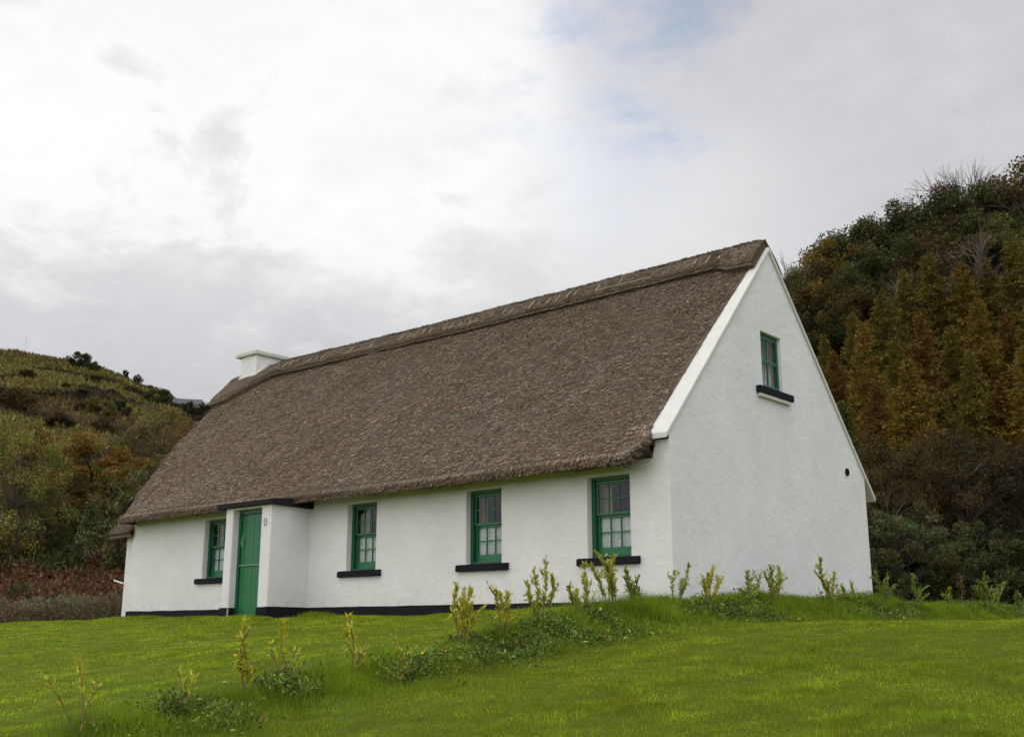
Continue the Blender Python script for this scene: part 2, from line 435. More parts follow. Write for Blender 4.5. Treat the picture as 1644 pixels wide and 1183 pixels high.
# windows
def window(root, w, z0, z1, y, loc_fn, cols=3, deep=True, simple=False):
    """sash window in local (s along wall, d into the wall, z); loc_fn maps to the cottage"""
    def B(mb, s0, s1, d0, d1, za, zb, mi=0):
        v = [(s0, d0, za), (s1, d0, za), (s1, d1, za), (s0, d1, za), (s0, d0, zb), (s1, d0, zb), (s1, d1, zb), (s0, d1, zb)]
        mb.add([loc_fn(*p) for p in v], [(0, 3, 2, 1), (4, 5, 6, 7), (0, 1, 5, 4), (1, 2, 6, 5), (2, 3, 7, 6), (3, 0, 4, 7)], mi)
    fr = MB(); fw_ = .022 if simple else .07
    fd = .09 if simple else .14
    B(fr, 0, fw_, y-.02, y+fd, z0, z1); B(fr, w-fw_, w, y-.02, y+fd, z0, z1)
    B(fr, fw_, w-fw_, y-.02, y+fd, z1-.055, z1); B(fr, fw_, w-fw_, y-.02, y+fd, z0, z0+.05)
    win = fr.build('window', M['darkgreen'], root, bevel=.006)
    def sash(za, zb, d, bot, top, rows):
        mb = MB(); st = .022 if simple else .045
        s0, s1 = fw_+.002, w-fw_-.002
        B(mb, s0, s0+st, d, d+.04, za, zb); B(mb, s1-st, s1, d, d+.04, za, zb)
        B(mb, s0+st, s1-st, d+.001, d+.039, za, za+bot); B(mb, s0+st, s1-st, d+.001, d+.039, zb-top, zb)
        gs0, gs1, ga, gb = s0+st, s1-st, za+bot, zb-top
        for k in range(1, cols):
            c = gs0+(gs1-gs0)*k/cols; B(mb, c-.011, c+.011, d+.006, d+.034, ga, gb)
        for k in range(1, rows):
            c = ga+(gb-ga)*k/rows; B(mb, gs0, gs1, d+.008, d+.032, c-.011, c+.011)
        mb.build('sash', M['green'], win, bevel=.004)
        g = MB(); dd = d+.02
        g.add([loc_fn(*p) for p in ((gs0, dd, ga), (gs1, dd, ga), (gs1, dd, gb), (gs0, dd, gb))], [(0, 1, 2, 3)]).build('pane', M['glass'], win, renorm=False)
    zm = z0+(z1-z0)*(.53 if not simple else .52)
    if simple:
        sash(zm, z1-.056, y-.015, .03, .04, 1); sash(z0+.051, zm-.002, y-.012, .06, .03, 1)
    else:
        sash(zm, z1-.056, y+.02, .04, .055, 2); sash(z0+.051, zm+.0, y+.062, .135, .04, 2)
    return win, B
def lace_curtain(win, w, z0, z1, d, loc_fn):
    n = 60; vs = []; fs = []
    for i in range(n+1):
        s = .03+(w-.06)*i/n; dd = d+.018*math.sin(i*.85)+.01*math.sin(i*2.1+1)
        vs += [loc_fn(s, dd, z0), loc_fn(s, dd, z1+.012*math.sin(i*.6))]
    for i in range(n): fs.append((2*i, 2*i+2, 2*i+3, 2*i+1))
    MB().add(vs, fs).build('lace_curtain', M['lace'], win, smooth=True)
RH_ = .15
for k, s in enumerate(SILL):
    x0 = s+OW; w = SW-2*OW
    fn = lambda a, d, z, x0=x0: (x0+a, d, z)
    win, B = window(cot, w, WZ0, WZ1, RH_, fn)
    lace_curtain(win, w, WZ0+.02, WZ0+.70, RH_+.14, fn)
    mb = MB()                                            # drawn side curtain
    n = 24; vs = []; fs = []
    cw = [.30, .24, .3, .27][k]
    for i in range(n+1):
        q = i/n; dd = RH_+.27+.02*math.sin(i*1.3)
        vs += [fn(-.05+cw*q, dd, WZ0), fn(-.05+cw*q*(.96), dd, WZ1+.1)]
    for i in range(n): fs.append((2*i, 2*i+2, 2*i+3, 2*i+1))
    mb.add(vs, fs).build('curtain', M['curtain'], win, smooth=True)
    sl = MB(); sl.hexa([(s, -.08, .600), (s+SW, -.08, .600), (s+SW, .0, .600), (s, .0, .600)], [(s, -.075, .716), (s+SW, -.075, .716), (s+SW, .0, WZ0+.004), (s, .0, WZ0+.004)])
    sl.hexa([(x0+.001, .0, .66), (x0+w-.001, .0, .66), (x0+w-.001, RH_, .66), (x0+.001, RH_, .66)], [(x0+.001, .0, WZ0+.005), (x0+w-.001, .0, WZ0+.005), (x0+w-.001, RH_, WZ0+.014), (x0+.001, RH_, WZ0+.014)])
    sl.build('sill', M['black'], win, bevel=.012, seg=2)
# attic window in the gable
fn = lambda a, d, z: (-d, GW[0]+a, z)
gwin, _ = window(cot, GW[1]-GW[0], GW[2], GW[3], .10, fn, cols=2, simple=True)
lace_curtain(gwin, GW[1]-GW[0], GW[2]+.02, GW[3]-.05, .24, fn)
sl = MB(); sl.box(.0, .10, 3.10, 4.47, 3.915, 4.05); sl.box(-.12, .0, GW[0]+.002, GW[1]-.002, 3.98, 4.064)
sl.build('sill', M['black'], gwin, bevel=.01)
MB().box(.0, .075, 3.14, 4.38, 3.845, 3.913).build('sill_band', M['coping'], gwin, bevel=.012)
# dark room boxes behind the windows so the hollow house reads as rooms
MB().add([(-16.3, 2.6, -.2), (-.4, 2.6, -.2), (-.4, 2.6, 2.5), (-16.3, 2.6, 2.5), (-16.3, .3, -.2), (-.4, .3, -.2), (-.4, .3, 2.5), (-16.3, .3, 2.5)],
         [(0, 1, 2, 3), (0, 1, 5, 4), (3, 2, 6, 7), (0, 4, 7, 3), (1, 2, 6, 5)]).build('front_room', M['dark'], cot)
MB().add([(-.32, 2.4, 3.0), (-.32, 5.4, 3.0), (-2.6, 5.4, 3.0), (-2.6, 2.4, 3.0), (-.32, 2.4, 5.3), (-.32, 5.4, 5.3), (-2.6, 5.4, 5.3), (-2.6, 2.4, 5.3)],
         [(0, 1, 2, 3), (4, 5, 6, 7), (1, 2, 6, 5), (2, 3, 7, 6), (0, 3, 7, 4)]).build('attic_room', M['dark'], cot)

# round flue vent on the gable
mb = MB(); mb.tube([(-.05, 6.91, 2.80), (.018, 6.91, 2.80)], .062, 20)
vent = mb.build('vent', M['hole'], cot)
ring = MB()
N_ = 24
vs = []; fs = []
for i in range(N_):
    A = 2*math.pi*i/N_
    for r_, x_ in ((.058, .019), (.058, .03), (.078, .03), (.078, .001)): vs.append((x_, 6.91+r_*math.cos(A), 2.80+r_*math.sin(A)))
for i in range(N_):
    j = (i+1) % N_
    for k in range(3): fs.append((4*i+k, 4*j+k, 4*j+k+1, 4*i+k+1))
ring.add(vs, fs).build('vent_rim', M['hole'], vent)

# porch
PX0, PX1, PY = -10.89, -9.265, -1.057
DX0, DX1, DZ = -10.63, -9.60, 2.085
pb = MB()
def quad(mb, *p): mb.add(p, [(0, 1, 2, 3)])
ZP = 2.16
quad(pb, (PX0, PY, -.6), (DX0, PY, -.6), (DX0, PY, DZ), (PX0, PY, DZ))
quad(pb, (DX1, PY, -.6), (PX1, PY, -.6), (PX1, PY, DZ), (DX1, PY, DZ))
pb.add([(PX0, PY, DZ), (DX0, PY, DZ), (DX1, PY, DZ), (PX1, PY, DZ), (PX1, PY, ZP), (PX0, PY, ZP)], [(0, 1, 2, 3, 4, 5)])
pb.add([(PX1, PY, -.6), (PX1, .02, -.6), (PX1, .02, ZP), (PX1, PY, ZP), (PX1, PY, DZ)], [(0, 1, 2, 3, 4)])
pb.add([(PX0, PY, -.6), (PX0, .02, -.6), (PX0, .02, ZP), (PX0, PY, ZP), (PX0, PY, DZ)], [(0, 1, 2, 3, 4)])
quad(pb, (DX0, PY, -.6), (DX0, PY+.34, -.6), (DX0, PY+.34, DZ), (DX0, PY, DZ))
quad(pb, (DX1, PY, -.6), (DX1, PY+.34, -.6), (DX1, PY+.34, DZ), (DX1, PY, DZ))
quad(pb, (DX0, PY, DZ), (DX0, PY+.34, DZ), (DX1, PY+.34, DZ), (DX1, PY, DZ))
porch = pb.build('porch', M['wall'], cot, bevel=.03, seg=3, ang=50, weld=True)
sb = MB(); sb.hexa([(-11.12, PY-.10, 2.128), (-9.17, PY-.10, 2.128), (-9.17, .0, 2.10), (-11.12, .0, 2.10)], [(-11.12, PY-.10, 2.235), (-9.17, PY-.10, 2.235), (-9.17, .0, 2.345), (-11.12, .0, 2.345)])
sb.build('porch_roof', M['felt'], cot, bevel=.012)
# half door
DY = PY+.20
db = MB(); db.box(DX0, DX0+.075, DY-.03, DY+.08, -.3, DZ); db.box(DX1-.075, DX1, DY-.03, DY+.08, -.3, DZ); db.box(DX0+.075, DX1-.075, DY-.03, DY+.08, DZ-.09, DZ)
door = db.build('door', M['darkgreen'], cot, bevel=.006)
d0, d1 = DX0+.078, DX1-.078; npl = 6
def planks(za, zb):
    mb = MB()
    for k in range(npl):
        a = d0+(d1-d0)*k/npl; b = d0+(d1-d0)*(k+1)/npl; mb.box(a+.002, b-.002, DY+.005+(k % 2)*.003, DY+.05, za, zb)
    return mb
planks(.915, DZ-.095).build('upper_leaf', M['green'], door, bevel=.006)
planks(-.28, .875).build('lower_leaf', M['green'], door, bevel=.006)
MB().box(d0-.0, d1, DY-.022, DY+.02, .878, .912).build('ledge', M['palegreen'], door, bevel=.005)
hb_ = MB(); hb_.tube([(d0+.07, DY-.03, 1.30), (d0+.072, DY-.05, 1.36), (d0+.075, DY-.05, 1.46), (d0+.07, DY-.02, 1.50)], .011, 8); hb_.box(d0+.045, d0+.095, DY-.012, DY+.003, 1.26, 1.54)
hb_.build('handle', M['palegreen'], door, bevel=.003)

# copings on the right hand gable: white slabs that follow the slope, with a kneeler at the foot
def coping(front):
    mb = MB(); X0, X1 = -.36, .045
    ys = [-.12 if front else -.44, .3, 1.1, 2.2, 3.2, 3.9]
    f = (lambda y: y) if front else (lambda y: 7.8-y)
    def sec(y): 
        z = coping_z(y)+.012*(float(vnoise(y*1.3, 5 if front else 9, 3))-.5); th = .10
        return [(X0, f(y), z-th*1.0), (X1, f(y), z-th), (X1, f(y), z), (X0, f(y), z+.01)]
    vs = []; fs = []
    for y in ys: vs += sec(y)
    for i in range(len(ys)-1):
        for k in range(4): fs.append((4*i+k, 4*i+(k+1) % 4, 4*i+4+(k+1) % 4, 4*i+4+k))
    fs += [(0, 1, 2, 3), tuple(4*(len(ys)-1)+k for k in (3, 2, 1, 0))]
    mb.add(vs, fs)
    mb.build('verge_coping', M['coping'], cot, bevel=.014, seg=2, ang=35)
coping(True); coping(False)

# ---------------------------------------------------------------- thatch
VY = [-.75, -.55, -.1, .5, 1.0, 2.0, 2.85, 3.9]; VX = [-16.35, -16.40, -16.62, -16.92, -17.10, -17.42, -17.48, -17.50]
def verge_x(y): return np.interp(np.minimum(y, 7.8-y), VY, VX)
prof = [(.03, 2.40), (-.02, 2.33), (-.22, 2.26), (-.38, 2.205), (-.46, 2.195), (-.52, 2.225), (-.545, 2.29), (-.52, 2.345), (-.47, 2.40)]
def tz(y): return 2.42+1.07*(np.minimum(y, 7.8-y)+.45)
front_y = np.linspace(-.42, 3.9, 46)
P = prof+[(y, float(tz(y))) for y in front_y]
P = np.array(P+[(7.8-y, z) for y, z in P[::-1][1:]])
nx = 230
S = np.linspace(0, 1, nx)
ly = P[:, 0]; XR = -.375
def right_x(y):
    return np.interp(np.minimum(y, 7.8-y), [-.6, -.30, -.10, 2., 3.9], [-.27, -.26, -.33, -.25, -.12])
X = np.outer(S, right_x(ly)-verge_x(ly))+verge_x(ly)[None, :]
Y = np.broadcast_to(ly, X.shape).copy(); Z = np.broadcast_to(P[:, 1], X.shape).copy()
arc = np.concatenate([[0], np.cumsum(np.hypot(np.diff(P[:, 0]), np.diff(P[:, 1])))])
AR = np.broadcast_to(arc, X.shape)
nn = (.09*(fbm(X*.35, AR*.35, 3, 11)-.5)+.05*(fbm(X*1.6, AR*1.6, 3, 15)-.5)+.035*(fbm(X*7, AR*5, 2, 17)-.5))
edge = sm(X, -17.6, -16.0)
und = np.where(np.arange(len(P))[None, :] < 3, .2, 1.0)
Y -= nn*.7*und*np.where(Y < 3.9, 1, -1); Z += nn*.75*und
# the eave is drawn in and thinned out where it meets the coping foot
wq = sm(X, -.62, -.25)**1.5*(Y < -.1)*.6
Y += wq*(-.10-Y); Z += wq*(2.76-Z)
Z += .06*(fbm(X*.25, X*0+2.2, 2, 19)-.5)*np.where(np.arange(len(P)) < 12, 1, .2)[None, :]
V = np.stack([X.ravel(), Y.ravel(), Z.ravel()], 1)
idx = np.arange(nx*len(P)).reshape(nx, len(P))
F = np.stack([idx[:-1, :-1].ravel(), idx[1:, :-1].ravel(), idx[1:, 1:].ravel(), idx[:-1, 1:].ravel()], 1)
# closing face fans at both ends
cl = []
def end_cap(row, base):
    global V
    c0 = len(V); V = np.vstack([V, [[V[row[0], 0]+base, 3.9, 2.4]]])
    return np.array([(row[i], row[i+1], c0) for i in range(len(row)-1)], np.int32)
T1 = end_cap(idx[0], .35); T2 = end_cap(idx[-1], .0)
tint0 = np.full((len(V), 3), .38); tint0[idx[-1]] = .9  # underlayer darkened to paint shade into the gaps between straws; gable-end row lightened

def straws(px, py, pz, dirs, nrm, ln, wd, lift, tint):
    """one thin quad per straw: root on the surface, tip lifted"""
    side = np.cross(dirs, nrm); side /= np.linalg.norm(side, axis=1)[:, None]
    p = np.stack([px, py, pz], 1); n_ = len(p)
    a = p-dirs*ln[:, None]*.5-nrm*.012; b = p+dirs*ln[:, None]*.5+nrm*lift[:, None]
    w = side*wd[:, None]*.5
    Vs = np.stack([a-w, a+w, b+w*.7, b-w*.7], 1).reshape(-1, 3)
    Fs = np.arange(4*n_).reshape(-1, 4)
    return Vs, Fs, np.repeat(tint, 4, 0)
def straw_tint(n, lo=.45, hi=1.6, seed=0):
    g = np.random.default_rng(seed)
    v = np.clip(np.exp(g.normal(0, .30, n)), lo, hi*1.5); pale = g.random(n) < .05; v[pale] *= 1.5
    t = np.stack([v*(1+.06*g.normal(size=n)), v, v*(1+.08*g.normal(size=n))], 1); return np.clip(t, .15, 3.2)
g = np.random.default_rng(5)
def scatter_front(n, ylo, yhi, seed, back=False):
    g = np.random.default_rng(seed)
    y = g.uniform(ylo, yhi, n); vx = verge_x(y); XR = right_x(y); x = vx+g.random(n)*(XR-vx)
    # surface lookup by bilinear index on the grid
    j0 = len(prof); fy = np.clip((y-front_y[0])/(front_y[1]-front_y[0]), 0, 44.999)
    iy = fy.astype(int); ty = fy-iy
    fx = np.clip((x-vx)/(XR-vx)*(nx-1), 0, nx-1.001); ix = fx.astype(int); tx = fx-ix
    def bl(A_):
        A_ = A_[:, j0:j0+46]
        return (A_[ix, iy]*(1-tx)+A_[ix+1, iy]*tx)*(1-ty)+(A_[ix, iy+1]*(1-tx)+A_[ix+1, iy+1]*tx)*ty
    yy, zz = bl(Y), bl(Z)
    nrm = np.array([0, -.7306, .6828]); down = np.array([0, -.6828, -.7306])
    ang = g.normal(-.20, .36, n)
    d = np.cos(ang)[:, None]*down+np.sin(ang)[:, None]*np.array([1, 0, 0])
    N3 = np.broadcast_to(nrm, d.shape)
    if back:
        yy = 7.8-yy; d = d*np.array([1, -1, 1]); N3 = N3*np.array([1, -1, 1])
    return x, yy, zz, d, N3, g
parts = []
nS = 175000
x, yy, zz, d, N3, gg = scatter_front(nS, -.42, 3.86, 21)
# straws gather into ragged bundles: lift and tone follow a small-scale noise
bn = fbm(x*17, yy*24, 2, 51)
parts.append(straws(x, yy, zz, d, N3, gg.uniform(.05, .11, nS), gg.uniform(.010, .021, nS), gg.uniform(.003, .026, nS)+.03*np.clip(bn-.5, 0, 1), straw_tint(nS, seed=3)*(.4+1.25*bn)[:, None]))
x, yy, zz, d, N3, gg = scatter_front(8000, -.42, 3.86, 22, True)
parts.append(straws(x, yy, zz, d, N3, gg.uniform(.1, .2, 8000), gg.uniform(.02, .04, 8000), gg.uniform(.0, .03, 8000), straw_tint(8000, seed=4)))
# ragged eave lip: straw ends sticking out
n = 16000; x = g.uniform(-16.35, -.5, n); k = g.random(n)
ey = -.53+.05*g.normal(size=n)*.5; ez = 2.22+k*.16+.06*(fbm(x*.25, x*0+2.2, 2, 19)-.5)
dd = np.stack([g.normal(0, .35, n), -.55+.2*g.normal(size=n), -.75+.2*g.normal(size=n)], 1); dd /= np.linalg.norm(dd, axis=1)[:, None]
parts.append(straws(x, ey+.03, ez, dd, np.broadcast_to([0, -.8, .6], dd.shape), g.uniform(.06, .14, n), g.uniform(.008, .02, n), g.uniform(0, .012, n), straw_tint(n, seed=5)*.95))
# left verge fringe
n = 7000; y = g.uniform(-.5, 3.8, n); x = verge_x(y)+.02+.06*g.random(n)
dd = np.stack([-.35+.3*g.normal(size=n), np.full(n, -.68), np.full(n, -.73)], 1); dd /= np.linalg.norm(dd, axis=1)[:, None]
parts.append(straws(x, y-.02, tz(y), dd, np.broadcast_to([-.4, -.65, .62], dd.shape), g.uniform(.06, .16, n), g.uniform(.01, .022, n), g.uniform(0, .03, n), straw_tint(n, seed=6)))
# straw ends over the drawn-in corner beside the coping foot
n = 2600; ci_ = np.searchsorted(X[:, 8], -.72); ix = g.integers(ci_, nx, n); iy = g.integers(3, 14, n)
dd = np.stack([-.1+.25*g.normal(size=n), np.full(n, -.6)+.15*g.normal(size=n), np.full(n, -.75)], 1); dd /= np.linalg.norm(dd, axis=1)[:, None]
parts.append(straws(X[ix, iy]+g.normal(0, .012, n), Y[ix, iy]+g.normal(0, .012, n), Z[ix, iy]+g.normal(0, .012, n), dd, np.broadcast_to([.35, -.75, .45], dd.shape), g.uniform(.05, .11, n), g.uniform(.010, .024, n), g.uniform(.005, .03, n), straw_tint(n, seed=16)*.9))
def join(V0, Fl, t0, parts):
    Vs = [V0]; Qs = []; ts = [t0]; off = len(V0)
    for v, f, t in parts: Vs.append(v); Qs.append(f+off); ts.append(t); off += len(v)
    return np.vstack(Vs), Fl+[np.vstack(Qs)] if Qs else Fl, np.vstack(ts)
Va, Fa, Ta = join(V, [np.vstack([T1, T2]), F], tint0, parts)
thatch = link('thatch_roof', np_mesh('thatch_roof', Va, Fa, M['thatch'], tint=Ta), cot)

# ridge cap: thick saddle of thatch, cut along its lower edge, turning down at both ends
def cap_low(x):
    b = 3.50+.05*(fbm(x*.5, x*0+1, 2, 61)-.5)
    b = b-.16*sm(x, -.95, -.45)-.75*sm(-x, 15.3, 17.3)
    return b
nxr = 260; XRr = -.03
xs = np.linspace(-17.56, XRr, nxr)
us = np.concatenate([[0, .0, .03, .10], np.linspace(.2, 1, 10)])
lo = cap_low(xs)
thick = np.concatenate([[-.06, .06, .12, .155], np.full(10, .165)])
rows = []
for u, t in zip(us, thick):
    y = lo+(3.9-lo)*u
    zz = 2.42+1.07*(y+.45); rows.append((y-t*.7306*(1-u**3), zz+t*(.6828+.55*u**3)-.11*np.clip(u-.75, 0, 1)**2*4))
nr_ = len(rows)
YY = np.stack([r[0] for r in rows]+[7.8-r[0] for r in rows[::-1][1:]], 1); ZZ = np.stack([r[1] for r in rows]+[r[1] for r in rows[::-1][1:]], 1)
endr = sm(xs, XRr-.30, XRr)
XX = np.repeat(xs[:, None], YY.shape[1], 1)
ctr = 1-endr[:, None]**3*.13
ZZ = 6.9+(ZZ-6.9)*np.where(ZZ > 6.9, ctr, 1)
nz_ = .05*(fbm(XX*1.1, YY*1.3+ZZ, 3, 71)-.5)+.04*(fbm(XX*6, YY*5+ZZ, 2, 73)-.5)
sag = -.05*np.sin(np.clip((-XX)/16.5, 0, 1)*math.pi)-.12*sm(-XX, 15.2, 17.2)*np.clip((ZZ-6.75)/.5, 0, 1)+.05*sm(-XX, 15.6, 16.6)*(YY < 3.6)
ZZ = ZZ+nz_*.8+sag; YY = YY-nz_*.6*np.where(YY < 3.9, 1, -1)
V = np.stack([XX.ravel(), YY.ravel(), ZZ.ravel()], 1); K = YY.shape[1]
idx = np.arange(nxr*K).reshape(nxr, K)
F = np.stack([idx[:-1, :-1].ravel(), idx[1:, :-1].ravel(), idx[1:, 1:].ravel(), idx[:-1, 1:].ravel()], 1)
T1 = end_cap(idx[0], .1); V[-1] = [-17.4, 3.9, 6.4]; T2 = end_cap(idx[-1], 0); V[-1] = [XRr-.02, 3.9, 6.75]
tint0 = np.full((len(V), 3), .6)
def cap_pt(x, u):
    fx = np.clip((x-xs[0])/(xs[-1]-xs[0])*(nxr-1), 0, nxr-1.001); ix = fx.astype(int); tx = fx-ix
    fu = np.interp(u, us[1:], np.arange(1, nr_)); iu = np.clip(fu.astype(int), 0, nr_-2); tu = fu-iu
    f_ = lambda A_: (A_[ix, iu]*(1-tx)+A_[ix+1, iu]*tx)*(1-tu)+(A_[ix, iu+1]*(1-tx)+A_[ix+1, iu+1]*tx)*tu
    return f_(YY), f_(ZZ)
n = 26000; x = g.uniform(xs[0], XRr, n); u = g.random(n)**.9
cy_, cz_ = cap_pt(x, u)
ang = g.normal(0, .35, n); dn = np.stack([np.sin(ang), -np.cos(ang)*.68, -np.cos(ang)*.73], 1)
flat = np.clip((u-.8)/.2, 0, 1); dn[:, 2] *= 1-flat*.7; dn /= np.linalg.norm(dn, axis=1)[:, None]
N3 = np.stack([np.zeros(n), -.73*(1-flat*.8), .68+.3*flat], 1); N3 /= np.linalg.norm(N3, axis=1)[:, None]
pr = [straws(x, cy_, cz_, dn, N3, g.uniform(.06, .15, n), g.uniform(.008, .02, n), g.uniform(.0, .03, n), straw_tint(n, seed=8)*(.72+.5*fbm(x*3, cz_*3, 3, 81))[:, None])]
n = 5000; x = g.uniform(xs[0], XRr, n); cy_, cz_ = cap_pt(x, np.full(n, .02))
dn = np.stack([g.normal(0, .3, n), np.full(n, -.5), np.full(n, -.85)], 1); dn /= np.linalg.norm(dn, axis=1)[:, None]
pr.append(straws(x, cy_-.01, cz_-.02*g.random(n), dn, np.broadcast_to([0, -.8, .6], dn.shape), g.uniform(.05, .11, n), g.uniform(.008, .018, n), g.uniform(0, .01, n), straw_tint(n, seed=9)))
Va, Fa, Ta = join(V, [np.vstack([T1, T2]), F], tint0, pr)
cap = link('ridge_cap', np_mesh('ridge_cap', Va, Fa, M['thatch'], tint=Ta), thatch)
# pale hazel rods pegged over the cap
x = -.9; gr = random.Random(3)
while x > -15.6:
    k = gr.choice([3, 4, 5, 5, 6])
    for i in range(k):
        xx = x-i*.27+gr.uniform(-.04, .04); hi = gr.uniform(.42, .66); lo_ = gr.uniform(.16, .28)
        if gr.random() < .82:
            pts = []
            for u in np.linspace(lo_, hi, 4):
                a, b = cap_pt(np.array([xx+gr.uniform(-.015, .015)]), np.array([u])); pts.append((xx+gr.uniform(-.015, .015), float(a[0])-.018, float(b[0])+.016))
            MB().tube(pts, gr.uniform(.006, .009), 4).build('hazel_rod', M['wood'], thatch)
    if gr.random() < .25:
        pts = []
        for xx in np.linspace(x+.05, x-(k-1)*.27-.05, 6):
            a, b = cap_pt(np.array([xx]), np.array([.19])); pts.append((xx, float(a[0])-.018, float(b[0])+.016))
        MB().tube(pts, .006, 4).build('hazel_rod', M['wood'], thatch)
    x -= k*.27+gr.uniform(.15, .7)
# a few loose rods under the eave
for xx in (-.35, -1.55, -3.6, -5.0, -6.9):
    MB().tube([(xx, -.06, 2.29), (xx+.05, -.20, 2.235), (xx-.16, -.36, 2.185)], [.013, .012, .008], 5).build('eave_rod', M['iron'], thatch)

# small lower thatch skirt on the left corner, with its straws
mbv = []
sx = np.linspace(-17.55, -16.45, 24); sy = np.linspace(-.12, 1.2, 24)
XX, YY = np.meshgrid(sx, sy, indexing='ij')
ZZ = 2.02+1.0*(YY+.12)+.03*(fbm(XX*4, YY*4, 2, 91)-.5)
top = np.stack([XX.ravel(), YY.ravel(), ZZ.ravel()], 1); bot = top-[0, -.03, .13]
V = np.vstack([top, bot]); ii = np.arange(24*24).reshape(24, 24); o_ = 24*24
F = [np.stack([ii[:-1, :-1].ravel(), ii[1:, :-1].ravel(), ii[1:, 1:].ravel(), ii[:-1, 1:].ravel()], 1)]
F.append(F[0][:, ::-1]+o_)
e1 = ii[:, 0]; e2 = ii[0, :]
F.append(np.array([(e1[k], e1[k+1], e1[k+1]+o_, e1[k]+o_) for k in range(23)])); F.append(np.array([(e2[k], e2[k+1], e2[k+1]+o_, e2[k]+o_) for k in range(23)]))
n = 2600; x = g.uniform(-17.55, -16.5, n); y = g.uniform(-.14, 1.15, n); z = 2.03+1.0*(y+.12)
dn = np.stack([-.1+.35*g.normal(size=n), np.full(n, -.7), np.full(n, -.7)], 1); dn /= np.linalg.norm(dn, axis=1)[:, None]
Va, Fa, Ta = join(V, F, np.full((len(V), 3), .6), [straws(x, y, z, dn, np.broadcast_to([-.1, -.7, .7], dn.shape), g.uniform(.08, .16, n), g.uniform(.01, .025, n), g.uniform(.0, .03, n), straw_tint(n, seed=12))])
link('thatch_skirt', np_mesh('thatch_skirt', Va, Fa, M['thatch'], tint=Ta), cot)
MB().tube([(-17.0, .1, .72), (-17.25, -.02, .80)], .022, 8).build('overflow_pipe', M['white'], cot)

# chimney
ch = MB(); ch.box(-17.04, -16.32, 3.38, 4.42, 5.6, 7.42)
chim = ch.build('chimney', M['gable'], cot, bevel=.015)
MB().box(-17.25, -16.24, 3.30, 4.50, 7.422, 7.545).build('chimney_cap', mat_paint('mossy_cap', (.56, .56, .49), .85, .35, .4, 7, .15), chim, bevel=.02)
co = MB().hexa([(-17.075, 3.345, 6.4), (-16.285, 3.345, 6.4), (-16.285, 3.379, 6.4), (-17.075, 3.379, 6.4)], [(-17.075, 3.345, 6.80), (-16.285, 3.345, 6.80), (-16.285, 3.379, 6.84), (-17.075, 3.379, 6.84)])
co.hexa([(-16.318, 3.38, 6.5), (-16.285, 3.38, 6.5), (-16.285, 3.9, 6.9), (-16.318, 3.9, 6.9)], [(-16.318, 3.38, 6.84), (-16.285, 3.38, 6.80), (-16.285, 3.9, 7.32), (-16.318, 3.9, 7.36)])
co.build('flashing', M['coping'], chim)

# horseshoe on the porch
hs = MB(); pts = []
for i in range(17):
    A = R(-215+250*i/16)
    pts.append((.055*math.cos(A), 0, .06*math.sin(A)-.03 if True else 0))
pts = [(-.045, 0, .105), (-.052, 0, .06)]+[(.055*math.cos(R(180+180*i/12)), 0, -.02+.07*math.sin(R(180+180*i/12))) for i in range(13)]+[(.052, 0, .06), (.045, 0, .105)]
ho = MB().tube(pts, .007, 6).build('horseshoe', M['iron'], None, smooth=True)
ho.scale = (.8, 1, .85); ho.location = (-9.435, PY-.012, 1.76)
tag(ho, 'iron horseshoe hung open end up on the white jamb beside the green door', 'horseshoe')

# white scrap on the lawn
p = hit(305, 1027, 0, -8.0)
for xx in np.linspace(-14, -4, 200):
    p = hit(305, 1027, 0, xx)
    if p[2] < Hs(p[0], p[1]): break
ws = MB(); ws.add([(-.05, -.03, .02), (.04, -.045, .05), (.055, .03, .03), (0, .055, .07), (-.045, .03, .025), (0, 0, .085)], [(0, 1, 5), (1, 2, 5), (2, 3, 5), (3, 4, 5), (4, 0, 5)])
o = ws.build('paper_scrap', M['white']); o.location = (p[0], p[1], Hs(p[0], p[1])+.01); tag(o, 'small crumpled white scrap lying on the open lawn below the porch', 'litter')

